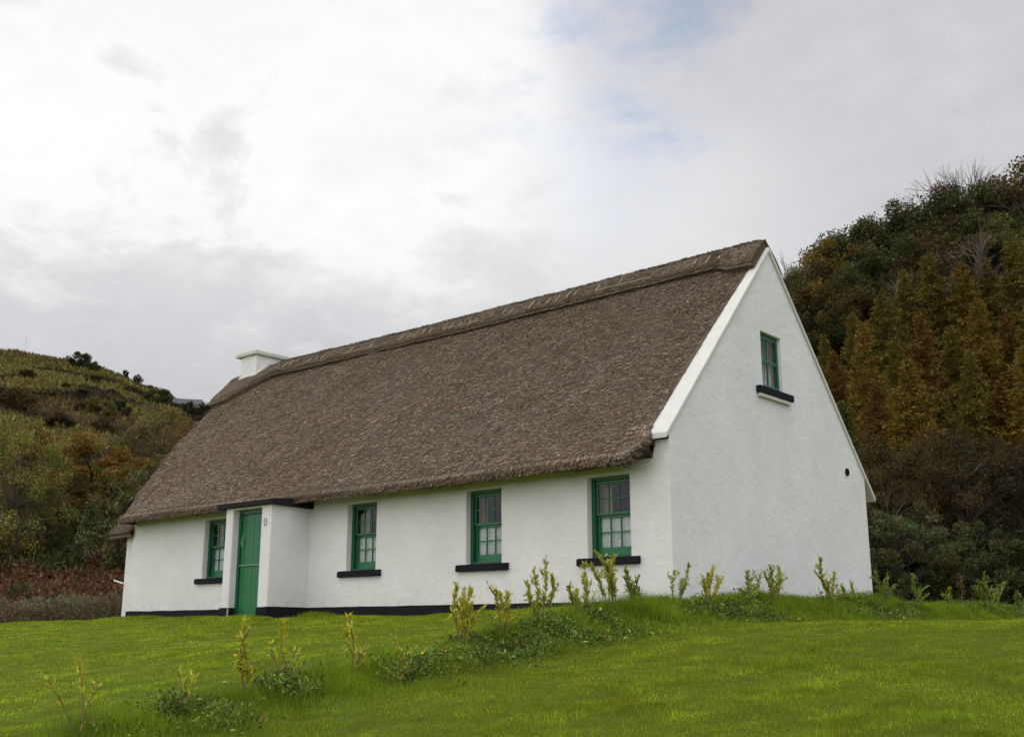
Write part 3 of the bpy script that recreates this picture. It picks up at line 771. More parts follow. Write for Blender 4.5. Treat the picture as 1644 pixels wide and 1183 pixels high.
# ------------------------------------------------------------------ grass
HOUSE = lambda x, y: (x > -17.1) & (x < .02) & (y > -.03) & (y < 7.8) | ((x > PX0-.02) & (x < PX1+.02) & (y > PY-.02) & (y < .1))
def blades(n, a_f, seed, hgt, wid, region, lean=.35, tint=None):
    g = np.random.default_rng(seed)
    x, y, b = region(g, n)
    keep = ~HOUSE(x, y) & (g.random(n) < .25+2.2*np.clip(fbm(x*5.5, y*5.5, 2, 107)-.15, 0, 1)); x, y, b = x[keep], y[keep], b[keep]; n = len(x)
    z = H(x, y)
    h = hgt(x, y, b, g)*g.uniform(.6, 1.25, n); w = wid*np.maximum(b/9, .7)*g.uniform(.7, 1.3, n)
    th = g.uniform(0, 2*math.pi, n); le = np.abs(g.normal(0, lean, n))+.1; lt = g.uniform(0, 2*math.pi, n)
    s = np.stack([np.cos(th), np.sin(th), np.zeros(n)], 1)*w[:, None]*.5
    p = np.stack([x, y, z-.008], 1)
    tip = p+np.stack([np.cos(lt)*le*h, np.sin(lt)*le*h, h/np.sqrt(1+le*le)], 1)
    V = np.stack([p-s, p+s, tip], 1).reshape(-1, 3); F = np.arange(3*n).reshape(-1, 3)
    v = np.exp(g.normal(0, .25, n)); yl = g.random(n)
    pt = fbm(x*.28, y*.28, 3, 101); pt2 = fbm(x*2.1, y*2.1, 3, 103)
    t = np.stack([v*(.80+.20*yl+.14*pt), v*(.88+.25*pt2), v*(.6+.8*g.random(n))], 1)
    t = t*(1-.13*sm(x, 1.3, 2.6))[:, None]*(.40+1.2*fbm(x*3.6, y*3.6, 3, 105))[:, None]
    dead = g.random(n) < .014; t[dead] = t[dead]*[2.2, 1.3, 4]
    if tint is not None: t = t*tint
    return V, F, np.repeat(t, 3, 0)
def lawn_region(g, n):
    b = 6.2+27.8*g.random(n)**1.35; a = g.uniform(-.62, .62, n)*b
    return CAM[0]+a*RH[0]+b*FH[0], CAM[1]+a*RH[1]+b*FH[1], b
def lawn_h(x, y, b, g): return .022+.09*np.clip(fbm(x*2.4, y*2.4, 3, 33)-.45, 0, 1)+.03*np.clip(fbm(x*.6, y*.6, 2, 39)-.5, 0, 1)
V1, F1, T1 = blades(820000, .6, 41, lawn_h, .0078, lawn_region, .85)
def edge_region(g, n):                        # unmown fringe along the walls
    k = g.random(n); x = np.where(k < .75, g.uniform(-17, 0, n), g.normal(.25, .15, n)); y = np.where(k < .75, -.06-np.abs(g.normal(0, .28, n)), g.uniform(-.3, 8.5, n))
    inp = (x > PX0-.3) & (x < PX1+.3) & (k < .75); y = np.where(inp, y-1.03, y)
    b = (x-CAM[0])*FH[0]+(y-CAM[1])*FH[1]; return x, y, b
V2, F2, T2 = blades(60000, 0, 42, lambda x, y, b, g: .05+.16*np.clip(fbm(x*.8, y*.8, 3, 35)-.35, 0, 1)*1.5, .0058, edge_region, .3)
def bank_region(g, n):
    y = g.uniform(-12.5, 13, n); x = 1.65+g.normal(0, .42, n)
    b = (x-CAM[0])*FH[0]+(y-CAM[1])*FH[1]; return x, y, b
V3, F3, T3 = blades(120000, 0, 43, lambda x, y, b, g: (.06+.36*fbm(x*1.4, y*1.4, 3, 37)**2)*(.55+.45*np.exp(-((x-1.6)/.5)**2)), .0062, bank_region, .5, tint=np.array([.70, .80, .85]))
V = np.vstack([V1, V2, V3]); F = np.vstack([F1, F2+len(V1), F3+len(V1)+len(V2)]); T = np.vstack([T1, T2, T3])
gr_o = link('grass', np_mesh('grass', V, F, M['grass'], tint=T)); tag(gr_o, 'short bright green grass covering the sloping lawn', 'grass', kind='stuff')

# leafy weeds on the bank
def leaves(p, d, n_, ln, wd, tint, fold=.0):
    """pointed quad leaves: p base, d direction, n_ normal"""
    s = np.cross(d, n_); s /= np.linalg.norm(s, axis=1)[:, None]+1e-9
    tip = p+d*ln[:, None]; mid = p+d*(ln*.45)[:, None]
    V = np.stack([p, mid+s*wd[:, None]*.5, tip, mid-s*wd[:, None]*.5], 1).reshape(-1, 3)
    return V, np.arange(4*len(p)).reshape(-1, 4), np.repeat(tint, 4, 0)
def rdir(g, n, zb=0.):
    v = g.normal(size=(n, 3)); v[:, 2] += zb; return v/np.linalg.norm(v, axis=1)[:, None]
def weeds(n, seed):
    g = np.random.default_rng(seed)
    y = g.uniform(-11, 12.5, n); x = 1.75+g.normal(0, .36, n)
    dens = fbm(x*.9+4, y*.7, 3, 45); hot = 1.2*np.exp(-((y+5.5)/1.5)**2)*(x > 1.3)+2.2*np.exp(-((y+8.95)/.24)**2-((x-1.75)/.28)**2)+.6*np.exp(-((y+9.95)/.22)**2)+.5*np.exp(-((y+7.85)/.35)**2)+.55*np.exp(-((y+1.6)/.55)**2)*(x > 1.8)+.35*np.exp(-((y-3)/.8)**2)*(x > 1.75)
    k = g.random(n) < np.clip((dens-.38)*3+hot*.9, 0, 1)*np.clip(hot+.22*(y > -7)+.05+.38*np.exp(-((x-1.95)/.22)**2)*(y > -9.6), 0, 1)*np.clip((fbm(x*4, y*4, 2, 49)-.3)*3.5, 0.15, 1); x, y = x[k], y[k]; n = len(x)
    hmax = .04+.34*np.clip(fbm(x*3.2, y*3.2, 3, 47)-.28, 0, 1); z = H(x, y)+hmax*g.random(n)**.8
    b = (x-CAM[0])*FH[0]+(y-CAM[1])*FH[1]
    d = rdir(g, n, .5); nn_ = rdir(g, n, 1.2)
    v = np.exp(g.normal(0, .5, n))*(.45+1.1*fbm(x*5, y*5, 2, 52)); t = np.stack([v*(.8+.5*g.random(n)), v, v*(.8+.4*g.random(n))], 1)
    br = g.random(n) < .06; t[br] = t[br]*[2.2, .8, .8]
    return leaves(np.stack([x, y, z], 1), d, nn_, g.uniform(.025, .07, n), g.uniform(.010, .024, n), t)
V, F, T = weeds(280000, 55)
tag(link('bank_weeds', np_mesh('bank_weeds', V, F, M['weed'], tint=T)), 'dark green leafy weeds creeping along the low grass bank', 'weeds', kind='stuff')

# ------------------------------------------------------------------ saplings planted along the bank
def sapling(name, ub, vb, tips, label, dense=1.0, colr=(1, 1, 1), leafy=1.0, xp=1.65, bare=False, seed=0):
    g = np.random.default_rng(900+seed)
    p = hit(ub, vb, 0, xp); x0, y0 = p[0], p[1]; z0 = Hs(x0, y0)-.02
    root = empty(name, (x0, y0, z0), label, 'sapling', 'young saplings planted along the grass bank')
    st = MB(); LP = []; LD = []
    if not bare: tips = list(tips)+[(u_+g.uniform(-14, 14), v_+g.uniform(8, 30)) for u_, v_ in tips[:2]]
    for (u, v) in tips:
        t = hit(u, v, 0, xp+g.uniform(-.12, .12)); tip = np.array([t[0]-x0, t[1]-y0, t[2]-z0])
        tip[2] = max(tip[2], .12); Ln = np.linalg.norm(tip)
        base = np.array([g.normal(0, .03), g.normal(0, .03), 0])
        bow = np.array([g.normal(0, .05), g.normal(0, .05), .06])*Ln
        qs = np.linspace(0, 1, 7); pts = [base*(1-q)+tip*q+bow*math.sin(math.pi*q) for q in qs]
        st.tube(pts, [.009*(1-q*.75) for q in qs], 5)
        nl = int(100*Ln*dense)
        for k in range(nl):
            q = g.uniform(.22 if not bare else .45, 1.0)**.85; f_ = q*6; i = min(int(f_), 5); pp = pts[i]*(1-(f_-i))+pts[i+1]*(f_-i)
            ax = pts[min(i+1, 6)]-pts[i]; ax = ax/np.linalg.norm(ax)
            A = g.uniform(0, 2*math.pi); o_ = np.array([math.cos(A), math.sin(A), 0])
            d = ax*.85+o_*g.uniform(.35, .85); LP.append(pp); LD.append(d/np.linalg.norm(d))
        # short side shoots
        for k in range(int(5*Ln*dense)):
            q = g.uniform(.25, .8); f_ = q*6; i = int(f_); pp = pts[i]*(1-(f_-i))+pts[i+1]*(f_-i); A = g.uniform(0, 2*math.pi)
            e = pp+np.array([math.cos(A)*.6, math.sin(A)*.6, .8])*g.uniform(.08, .2); st.tube([pp, (pp+e)/2, e], [.005, .004, .002], 4)
            for j in range(7):
                LP.append(pp+(e-pp)*g.uniform(.3, 1)); d = rdir(g, 1, .8)[0]; LD.append(d)
    st.build('stem', M['stem'], root)
    LP = np.array(LP); LD = np.array(LD); n = len(LP); v = np.exp(g.normal(0, .25, n)); yl = g.random(n)
    t = np.stack([v*(.75+.5*yl), v*(.85+.2*yl), v*(1.1-.6*yl)], 1)
    V, F, T = leaves(LP, LD, rdir(g, n, .6), g.uniform(.045, .085, n)*leafy, g.uniform(.018, .032, n)*leafy, t)
    o = link('leaves', np_mesh('sapling_leaves', V, F, M['sap'], tint=T), root); o.color = (*colr, 1)
    return root
YL = (1.15, 1.08, .6); GR = (.72, .86, .9); PG = (.5, .66, .55)
SAP = [
 (125, 1200, [(75, 1090), (125, 1062), (158, 1100)], 'sparse yellowing sapling with three splayed stems, lowest on the lawn slope', .45, YL, True),
 (290, 1152, [(285, 1075), (312, 1088)], 'pale yellow two-stemmed sapling, second from the foot of the slope', .6, YL, True),
 (392, 1142, [(395, 997)], 'tall single-stemmed yellow-green sapling standing out on the lawn, below the porch', 1.5, YL, False),
 (465, 1114, [(435, 1032), (455, 998), (470, 1040)], 'thin sapling with three nearly bare stems above the dark weed clump', .5, YL, True),
 (572, 1087, [(560, 990), (582, 1045)], 'upright yellow-green sapling below the window just right of the porch', 1.0, YL, False),
 (645, 1062, [(632, 1020), (665, 1040), (685, 1045)], 'short yellow sapling leaning over the weeds at mid slope', .6, YL, False),
 (742, 1047, [(733, 938), (756, 945), (775, 975)], 'leafy yellow sapling before the plinth, left of the middle window sill', 1.3, YL, False),
 (812, 1003, [(797, 945), (814, 952)], 'small yellow-green sapling right under the middle window sill', 1.1, YL, False),
 (868, 988, [(845, 932), (875, 897), (857, 915)], 'tall sapling between the two right-hand front windows', 1.2, (1, 1, .8), False),
 (942, 975, [(912, 940), (938, 905), (925, 948)], 'sapling under the left end of the rightmost front sill', 1.2, (1, 1, .7), False),
 (985, 972, [(955, 885), (987, 893), (972, 908)], 'tallest bushy sapling, overlapping the rightmost front sill', 1.5, (1, .98, .7), False),
 (1020, 972, [(1005, 912), (1024, 925)], 'green sapling under the right end of the rightmost front sill', 1.2, GR, False),
 (1088, 967, [(1083, 920), (1105, 908)], 'slim sapling in front of the corner where facade meets gable', 1.0, GR, False),
 (1138, 970, [(1145, 910), (1160, 926), (1130, 930)], 'yellow sapling before the left part of the gable', 1.3, (1.1, 1.05, .6), False),
 (1205, 974, [(1200, 918), (1221, 922), (1186, 945)], 'green sapling before the middle of the gable, left of a taller twin', 1.2, GR, False),
 (1238, 976, [(1237, 908), (1250, 912), (1262, 928)], 'bushy green sapling before the middle of the gable', 1.6, (.85, .92, .7), False),
 (1338, 977, [(1317, 897), (1341, 918), (1330, 935)], 'tall sapling with one long yellow shoot before the right part of the gable', 1.3, (1, 1, .7), False),
 (1372, 981, [(1367, 935), (1352, 940)], 'small green sapling at the right-hand corner of the gable', 1.3, GR, False),
 (1422, 980, [(1405, 918), (1425, 925), (1437, 940)], 'fresh green sapling just right of the gable corner, against dark bushes', 1.5, PG, False),
 (1476, 985, [(1465, 922), (1490, 940)], 'slim green sapling second to the right of the gable, against dark bushes', 1.3, PG, False),
 (1530, 985, [(1525, 945), (1515, 955)], 'low green sapling beside the dead brown stalk', 1.3, PG, False),
 (1592, 992, [(1580, 920), (1570, 932), (1612, 935), (1598, 945)], 'broad bushy sapling near the right edge of the lawn', 1.8, PG, False),
 (1640, 990, [(1632, 948), (1650, 950)], 'last green sapling at the right end of the bank', 1.5, PG, False),
]
for i, (u, v, tips, lab, dn_, cc, br) in enumerate(SAP): sapling('sapling', u, v, tips, lab, dn_, cc, .95, bare=br, seed=i)
# dead stalk
p = hit(1546, 985, 0, 1.65); z0 = Hs(p[0], p[1]); t_ = hit(1543, 922, 0, 1.65)
root = empty('dead_stalk', (p[0], p[1], z0), 'dead brown weed stalk standing among the saplings near the right edge', 'weed')
MB().tube([(0, 0, 0), (.01, .02, .3), (t_[0]-p[0], t_[1]-p[1], t_[2]-z0)], [.008, .006, .003], 5).build('stem', M['stem'], root)
gq = np.random.default_rng(4); n = 160; LP = np.stack([gq.normal(0, .04, n), gq.normal(0, .05, n), gq.uniform(.2, 1, n)*(t_[2]-z0)], 1)
V, F, T = leaves(LP, rdir(gq, n, -.3), rdir(gq, n), gq.uniform(.03, .07, n), gq.uniform(.01, .02, n), np.ones((n, 3))*gq.uniform(.6, 1.3, (n, 1)))
o = link('withered_leaves', np_mesh('withered_leaves', V, F, M['leaf'], tint=T), root); o.color = (.16, .10, .055, 1)

# ------------------------------------------------------------------ trees: prototypes
def tubes_np(segs, n=4):
    """segs: list of (p0,p1,r0,r1) -> verts, quads"""
    P0 = np.array([s[0] for s in segs]); P1 = np.array([s[1] for s in segs]); r0 = np.array([s[2] for s in segs]); r1 = np.array([s[3] for s in segs])
    d = P1-P0; d /= np.linalg.norm(d, axis=1)[:, None]+1e-9
    ref = np.where(np.abs(d[:, 2:3]) > .9, [[1., 0, 0]], [[0, 0, 1.]]); e = np.cross(d, ref); e /= np.linalg.norm(e, axis=1)[:, None]; f = np.cross(d, e)
    V = []; 
    for P_, r in ((P0, r0), (P1, r1)):
        for k in range(n):
            A = 2*math.pi*k/n; V.append(P_+(e*math.cos(A)+f*math.sin(A))*r[:, None])
    V = np.stack(V, 1).reshape(-1, 3); m_ = len(segs); base = np.arange(m_)[:, None]*2*n
    F = np.concatenate([base+np.array([[k, (k+1) % n, n+(k+1) % n, n+k]]) for k in range(n)])
    return V, F
def proto_larch(seed, h=14.0):
    g = np.random.default_rng(seed)
    segs = []; zs = np.linspace(0, h, 9); c = np.cumsum(np.concatenate([[[0, 0]], g.normal(0, .05, (8, 2))]), 0)
    for i in range(8): segs.append(((*c[i], zs[i]), (*c[i+1], zs[i+1]), .17*(1-zs[i]/h)+.015, .17*(1-zs[i+1]/h)+.012))
    LP = []; LD = []
    nb = 100
    for k in range(nb):
        q = .14+.86*(k+g.random())/nb; z = q*h; A = k*2.4+g.normal(0, .4)
        ln = (3.0*(1-q)**.85+.15)*g.uniform(.6, 1.2)
        if q < .25: ln *= g.uniform(.3, .9)
        cx, cy = np.interp(z, zs, c[:, 0]), np.interp(z, zs, c[:, 1])
        p0 = np.array([cx, cy, z]); dr = np.array([math.cos(A), math.sin(A), 0])
        up = g.uniform(.0, .35)+.5*q
        pm = p0+dr*ln*.55+np.array([0, 0, up*ln*.35-.10*ln]); p1 = p0+dr*ln+np.array([0, 0, up*ln*.6-.12*ln])
        segs += [(p0, pm, .028, .016), (pm, p1, .016, .005)]
        nt_ = int(ln*105)+12
        t = g.random(nt_)**.7
        pts = np.where(t[:, None] < .55, p0+(pm-p0)*(t/.55)[:, None], pm+(p1-pm)*((t-.55)/.45)[:, None])
        spread = .24*ln**.5
        pts = pts+g.normal(0, 1, (nt_, 3))*[spread*.7, spread*.7, spread*.35]+np.array([0, 0, -.08])*g.random((nt_, 1))
        dd = dr*.6+g.normal(0, .55, (nt_, 3)); dd[:, 2] += .12; LP.append(pts); LD.append(dd/np.linalg.norm(dd, axis=1)[:, None])
    LP = np.vstack(LP); LD = np.vstack(LD); n = len(LP)
    v = np.exp(g.normal(0, .34, n)); 
    w = g.random(n); t = np.stack([v*(.85+.4*w), v*(1.05-.15*w), v*(1-.4*w)], 1)
    V, F, T = leaves(LP, LD, rdir(g, n, .5), g.uniform(.22, .52, n), g.uniform(.05, .115, n), t)
    tv, tf = tubes_np(segs, 4)
    return np_mesh('larch_trunk', tv, tf, M['darkbark']), np_mesh('larch_crown', V, F, M['needle'], tint=T), h
def proto_broad(seed, h=9.0, w=7.5, ncl=46, nl=12500, ls=.21, low=.12, cr=1.0, flat=1., twig=True, pale=False):
    g = np.random.default_rng(seed)
    segs = []; cen = []
    hw = w/2; zc = h*(.5+low*.5); hz = h*(1-low)/2
    tr = [np.array([0, 0, 0.])]
    for k in range(4): tr.append(tr[-1]+np.array([g.normal(0, .12), g.normal(0, .12), h*.16]))
    for i in range(4): segs.append((tr[i], tr[i+1], .018*h*(1-.2*i), .018*h*(1-.2*(i+1))))
    lobes = [(g.uniform(0, 6.28), g.uniform(.75, 1.12)) for _ in range(7)]
    for k in range(ncl):
        v = rdir(g, 1)[0]; r = g.uniform(.45, 1.0)**.6
        A = math.atan2(v[1], v[0]); lob = np.mean([m_*(.5+.5*math.cos(A-a_))+.5*(.5-.5*math.cos(A-a_)) for a_, m_ in lobes])*1.25
        p = np.array([v[0]*hw*r*lob, v[1]*hw*r*lob, zc+v[2]*hz*r*g.uniform(.8, 1.08)])
        if p[2] < h*low*.6: p[2] = h*low*g.uniform(.6, 1.5)
        cen.append(p)
        b_ = tr[min(4, max(0, int(p[2]/h/.2)))] if p[2] > h*.2 else tr[1]
        b_ = np.array([b_[0], b_[1], min(b_[2], p[2]*.8)]); mid = (b_+p)/2+g.normal(0, .15, 3)*h*.05+np.array([0, 0, .03*h])
        segs += [(b_, mid, .007*h, .004*h), (mid, p, .004*h, .0015*h)]
        if twig:
            for j in range(5):
                e = p+rdir(g, 1, .6)[0]*h*g.uniform(.06, .14); segs.append((p, e, .0015*h, .0005*h))
    cen = np.array(cen); wts = g.uniform(.4, 1.6, ncl); wts /= wts.sum()
    ci = g.choice(ncl, nl, p=wts); rad = g.uniform(.07, .135, ncl)*min(h, w)*cr
    off = rdir(g, nl)*(g.random(nl)**.45)[:, None]*rad[ci][:, None]*[1, 1, .72*flat]
    LP = cen[ci]+off; LD = off/(np.linalg.norm(off, axis=1)[:, None]+1e-6)*.5+rdir(g, nl)*.8; LD /= np.linalg.norm(LD, axis=1)[:, None]
    cv = g.uniform(.72, 1.28, ncl); v = np.exp(g.normal(0, .28, nl))*cv[ci]; w_ = g.random(nl); hue = g.normal(0, .12, ncl)[ci]
    t = np.stack([v*(.9+.25*w_+hue), v*(1.0), v*(1-.3*w_)], 1)
    LP[:, 2] *= h/np.percentile(LP[:, 2], 99.3)
    V, F, T = leaves(LP, LD, rdir(g, nl, .5), ls*g.uniform(.6, 1.3, nl), ls*.6*g.uniform(.6, 1.2, nl), np.clip(t, .1, 4))
    tv, tf = tubes_np(segs, 4)
    return np_mesh('broadleaf_trunk', tv, tf, M['bark'] if pale else M['darkbark']), np_mesh('broadleaf_crown', V, F, M['leaf'], tint=T), h
def proto_bare(seed, h=8.0):
    g = np.random.default_rng(seed); segs = []
    def grow(p, d, ln, r, lev):
        e = p+d*ln; segs.append((p, e, r, r*.65))
        if lev == 0: return
        for k in range(4 if lev > 1 else 5):
            nd = d+g.normal(0, .48, 3)+np.array([0, 0, .15]); nd /= np.linalg.norm(nd); grow(p+(e-p)*g.uniform(.55, 1), nd, ln*g.uniform(.55, .82), r*.55, lev-1)
    for k in range(3): grow(np.array([g.normal(0, .2), g.normal(0, .2), 0]), np.array([g.normal(0, .25), g.normal(0, .25), 1.]), h*.34, .1, 4)
    tv, tf = tubes_np(segs, 3); s = h/tv[:, 2].max(); tv = tv*[s, s, s]
    return np_mesh('bare_branches', tv, tf, M['twig']), None, h
LAR = [proto_larch(100+i) for i in range(6)]
BRO = [proto_broad(200+i, ncl=44+3*i) for i in range(5)]
LOO = [proto_broad(230+i, h=8, w=8, ncl=60, nl=7500, ls=.19, low=.1, cr=.85, pale=True) for i in range(3)]           # looser, airy crown
BUS = [proto_broad(260+i, h=3, w=4.2, ncl=34, nl=5200, ls=.24, low=.02, cr=1.5, twig=False) for i in range(4)]  # bushes to the ground
WIL = [proto_broad(280+i, h=3.6, w=4.2, ncl=60, nl=9000, ls=.13, low=.02, cr=.75, twig=True) for i in range(2)]
BAR = [proto_bare(300+i) for i in range(3)]
def plant(name, proto, u, v, b, colr, label, cat, group=None, hmin=1.0, wide=1.0, trunk=True, sink=.15, rz=None, minh=None):
    p = at(u, v, b); z0 = Hs(p[0], p[1]); h = max(p[2]-z0, hmin)
    tm, cm, H0 = proto; s = h/H0
    root = empty(name, (p[0], p[1], z0-sink), label, cat, group); root.scale = (s*wide, s*wide, s)
    root.rotation_euler = (0, 0, random.uniform(0, 6.28) if rz is None else rz)
    if cm is None: link('branches', tm, root)
    else:
        link('trunk', tm, root); c = link('crown', cm, root); c.color = (*colr, 1)
    return root
ORD = ['first', 'second', 'third', 'fourth', 'fifth', 'sixth', 'seventh', 'eighth', 'ninth', 'tenth', 'eleventh', 'twelfth', 'thirteenth', 'fourteenth', 'fifteenth', 'sixteenth']
LC = {'olive': (.122, .108, .022), 'rust-brown': (.135, .080, .020), 'yellow-brown': (.16, .115, .022), 'dull green': (.075, .085, .022)}
def larch_row(rowname, b, pts):
    for i, (u, v, cn) in enumerate(pts):
        bb = b+random.uniform(-2.2, 2.2)
        plant('larch_tree', LAR[(i*2+int(b)) % 6], u, v, bb, LC[cn], f'{cn} larch, {ORD[i]} from the gable in the {rowname} row of the right-hand wood', 'tree', 'larches on the right-hand hillside', hmin=6, wide=random.uniform(.95, 1.25))
o, r_, y_, d_ = 'olive', 'rust-brown', 'yellow-brown', 'dull green'
larch_row('back', 67, [(1322, 535, o), (1365, 500, o), (1412, 462, o), (1450, 432, o), (1490, 408, o), (1538, 420, y_), (1580, 412, o), (1618, 388, o), (1660, 375, r_)])
larch_row('middle', 57, [(1300, 590, o), (1340, 560, r_), (1385, 515, y_), (1432, 540, o), (1478, 500, r_), (1525, 520, o), (1572, 478, y_), (1612, 500, r_), (1655, 470, o)])
larch_row('front', 47, [(1310, 680, r_), (1352, 640, d_), (1405, 605, r_), (1462, 570, y_), (1508, 640, o), (1556, 560, o), (1600, 610, r_), (1642, 555, y_), (1690, 590, o)])
# skyline and upper slope
BC = {'dark green': (.058, .060, .020), 'bronze': (.095, .068, .018), 'golden': (.16, .115, .022), 'brownish': (.075, .056, .027), 'yellow-green': (.095, .094, .027)}
SKY = [(1258, 438, 'yellow-green'), (1285, 428, 'brownish'), (1308, 408, 'bronze'), (1335, 388, 'golden'), (1365, 366, 'dark green'), (1398, 352, 'dark green'), (1432, 338, 'dark green'), (1468, 322, 'dark green'), (1505, 312, 'brownish'), (1545, 303, 'dark green'), (1582, 308, 'brownish'), (1618, 318, 'brownish'), (1652, 262, 'bronze'), (1690, 250, 'dark green')]
for i, (u, v, cn) in enumerate(SKY):
    plant('broadleaf_tree', BRO[i % 5], u, v, 86+random.uniform(-2, 2), BC[cn], f'{cn} broadleaf tree, {ORD[i]} from the gable along the right-hand skyline', 'tree', 'broadleaf trees on the right-hand hilltop', hmin=5, wide=random.uniform(.85, 1.05))
UPP = [(1272, 480, 'brownish'), (1300, 470, 'dark green'), (1332, 450, 'bronze'), (1368, 430, 'dark green'), (1410, 405, 'dark green'), (1455, 392, 'dark green'), (1500, 380, 'brownish'), (1545, 375, 'dark green'), (1585, 345, 'yellow-green'), (1622, 360, 'yellow-green'), (1660, 350, 'dark green')]
for i, (u, v, cn) in enumerate(UPP):
    plant('broadleaf_tree', BRO[(i+2) % 5], u, v, 75+random.uniform(-2, 2), BC[cn], f'{cn} broadleaf tree, {ORD[i]} from the gable on the slope above the larches', 'tree', 'broadleaf trees above the larches', hmin=5, wide=random.uniform(.9, 1.1))
for i, (u, v, b, lab) in enumerate([(1545, 272, 88, 'leafless grey tree rising over the highest point of the wooded hill'), (1600, 282, 88, 'bare twiggy tree on the hilltop left of the tall bronze tree'), (1490, 378, 70, 'pale leafless tree halfway up the wood above the larches'), (1300, 395, 88, 'bare thin tree on the skyline close to the gable apex')]):
    plant('bare_tree', BAR[i % 3], u, v, b, (1, 1, 1), lab, 'tree', 'leafless trees in the right-hand wood', hmin=4, wide=1.0)
# foot of the wood
FOOT = [(1385, 720, 42, 'brownish'), (1412, 745, 40, 'bronze'), (1450, 700, 42, 'bronze'), (1500, 690, 43, 'bronze'), (1548, 690, 42, 'brownish'), (1600, 715, 43, 'dark green'), (1640, 705, 42, 'brownish'), (1675, 700, 42, 'bronze')]
for i, (u, v, b, cn) in enumerate(FOOT):
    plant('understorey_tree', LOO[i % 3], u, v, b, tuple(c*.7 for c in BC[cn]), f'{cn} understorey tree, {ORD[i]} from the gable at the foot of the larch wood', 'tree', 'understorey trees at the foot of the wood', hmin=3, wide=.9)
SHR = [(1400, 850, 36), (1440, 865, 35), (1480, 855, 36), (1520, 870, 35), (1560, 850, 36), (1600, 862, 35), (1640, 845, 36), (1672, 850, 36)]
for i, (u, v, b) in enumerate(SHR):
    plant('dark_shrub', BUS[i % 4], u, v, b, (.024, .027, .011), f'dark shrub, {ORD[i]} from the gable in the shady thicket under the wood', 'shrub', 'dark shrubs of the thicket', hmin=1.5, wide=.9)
plant('willow_bush', WIL[0], 1455, 812, 31, (.085, .092, .040), 'grey-green willow bush with upright shoots just right of the gable', 'bush', hmin=2, wide=.95)
plant('willow_bush', WIL[1], 1568, 832, 29.5, (.068, .074, .030), 'rounded grey-green bush near the right edge of the photo', 'bush', hmin=2, wide=.95)
plant('willow_bush', WIL[0], 1655, 860, 29, (.06, .066, .026), 'low green bush cut off by the right edge of the photo', 'bush', hmin=1.5, wide=.9)

# ------------------------------------------------------------------ left hillside
def bush(u, v, b, colr, label, proto=None, name='hill_bush', wide=1., hmin=.8, cat='bush', group=None):
    return plant(name, proto or BUS[int(u+v) % 4], u, v, b, colr, label, cat, group, hmin=hmin, wide=wide)
plant('ash_tree', LOO[0], 40, 690, 42, (.17, .165, .04), 'loose yellow-green tree at the left edge, beside the rusty bracken', 'tree', hmin=4, wide=.85)
plant('ash_tree', LOO[1], -30, 690, 43, (.16, .165, .034), 'green-yellow tree cut by the left edge of the photo', 'tree', hmin=4, wide=.9)
plant('ash_tree', LOO[2], 75, 770, 44, (.12, .125, .03), 'small olive tree right of the yellow-green tree', 'tree', hmin=2, wide=.9)
plant('maple_tree', BRO[1], 150, 700, 48, (.165, .098, .020), 'orange-topped autumn tree in front of the left hillside', 'tree', hmin=4, wide=1.3)
plant('maple_tree', BRO[3], 205, 735, 47, (.14, .115, .024), 'olive-brown autumn tree right of the orange-topped one', 'tree', hmin=3, wide=1.15)
plant('maple_tree', BRO[0], 105, 745, 46, (.11, .08, .02), 'dull bronze tree under the left side of the orange-topped one', 'tree', hmin=3, wide=.9)
plant('maple_tree', BRO[2], 58, 682, 62, (.15, .085, .022), 'small rust-orange tree above the yellow-green tree', 'tree', hmin=3)
plant('birch_tree', LOO[2], 215, 665, 64, (.14, .10, .05), 'purplish brown birch, left one of the pair above the thatch eave', 'tree', hmin=4, wide=1.0)
plant('birch_tree', LOO[1], 262, 655, 64, (.155, .135, .04), 'olive-topped brown birch, right one of the pair above the thatch eave', 'tree', hmin=4, wide=1.15)
plant('birch_tree', LOO[0], 305, 675, 60, (.15, .10, .04), 'reddish birch half hidden by the left edge of the thatch', 'tree', hmin=3, wide=.8)
plant('willow_bush', WIL[1], 218, 755, 41, (.105, .115, .05), 'pale grey-green willow against the left end of the thatch', 'bush', hmin=2, wide=.8)
plant('willow_bush', WIL[0], 200, 805, 47, (.09, .10, .03), 'dark olive willow between the bracken and the cottage end', 'bush', hmin=1.5, wide=.8)
def slope_pt(u, v):
    """first ground point met on a sight line (used to survey where the bushes stand)"""
    for b in np.arange(45, 190, .5):
        p = at(u, v, b)
        if p[2] < Hs(p[0], p[1]): return p, b
    p = at(u, v, 140); return p, 140
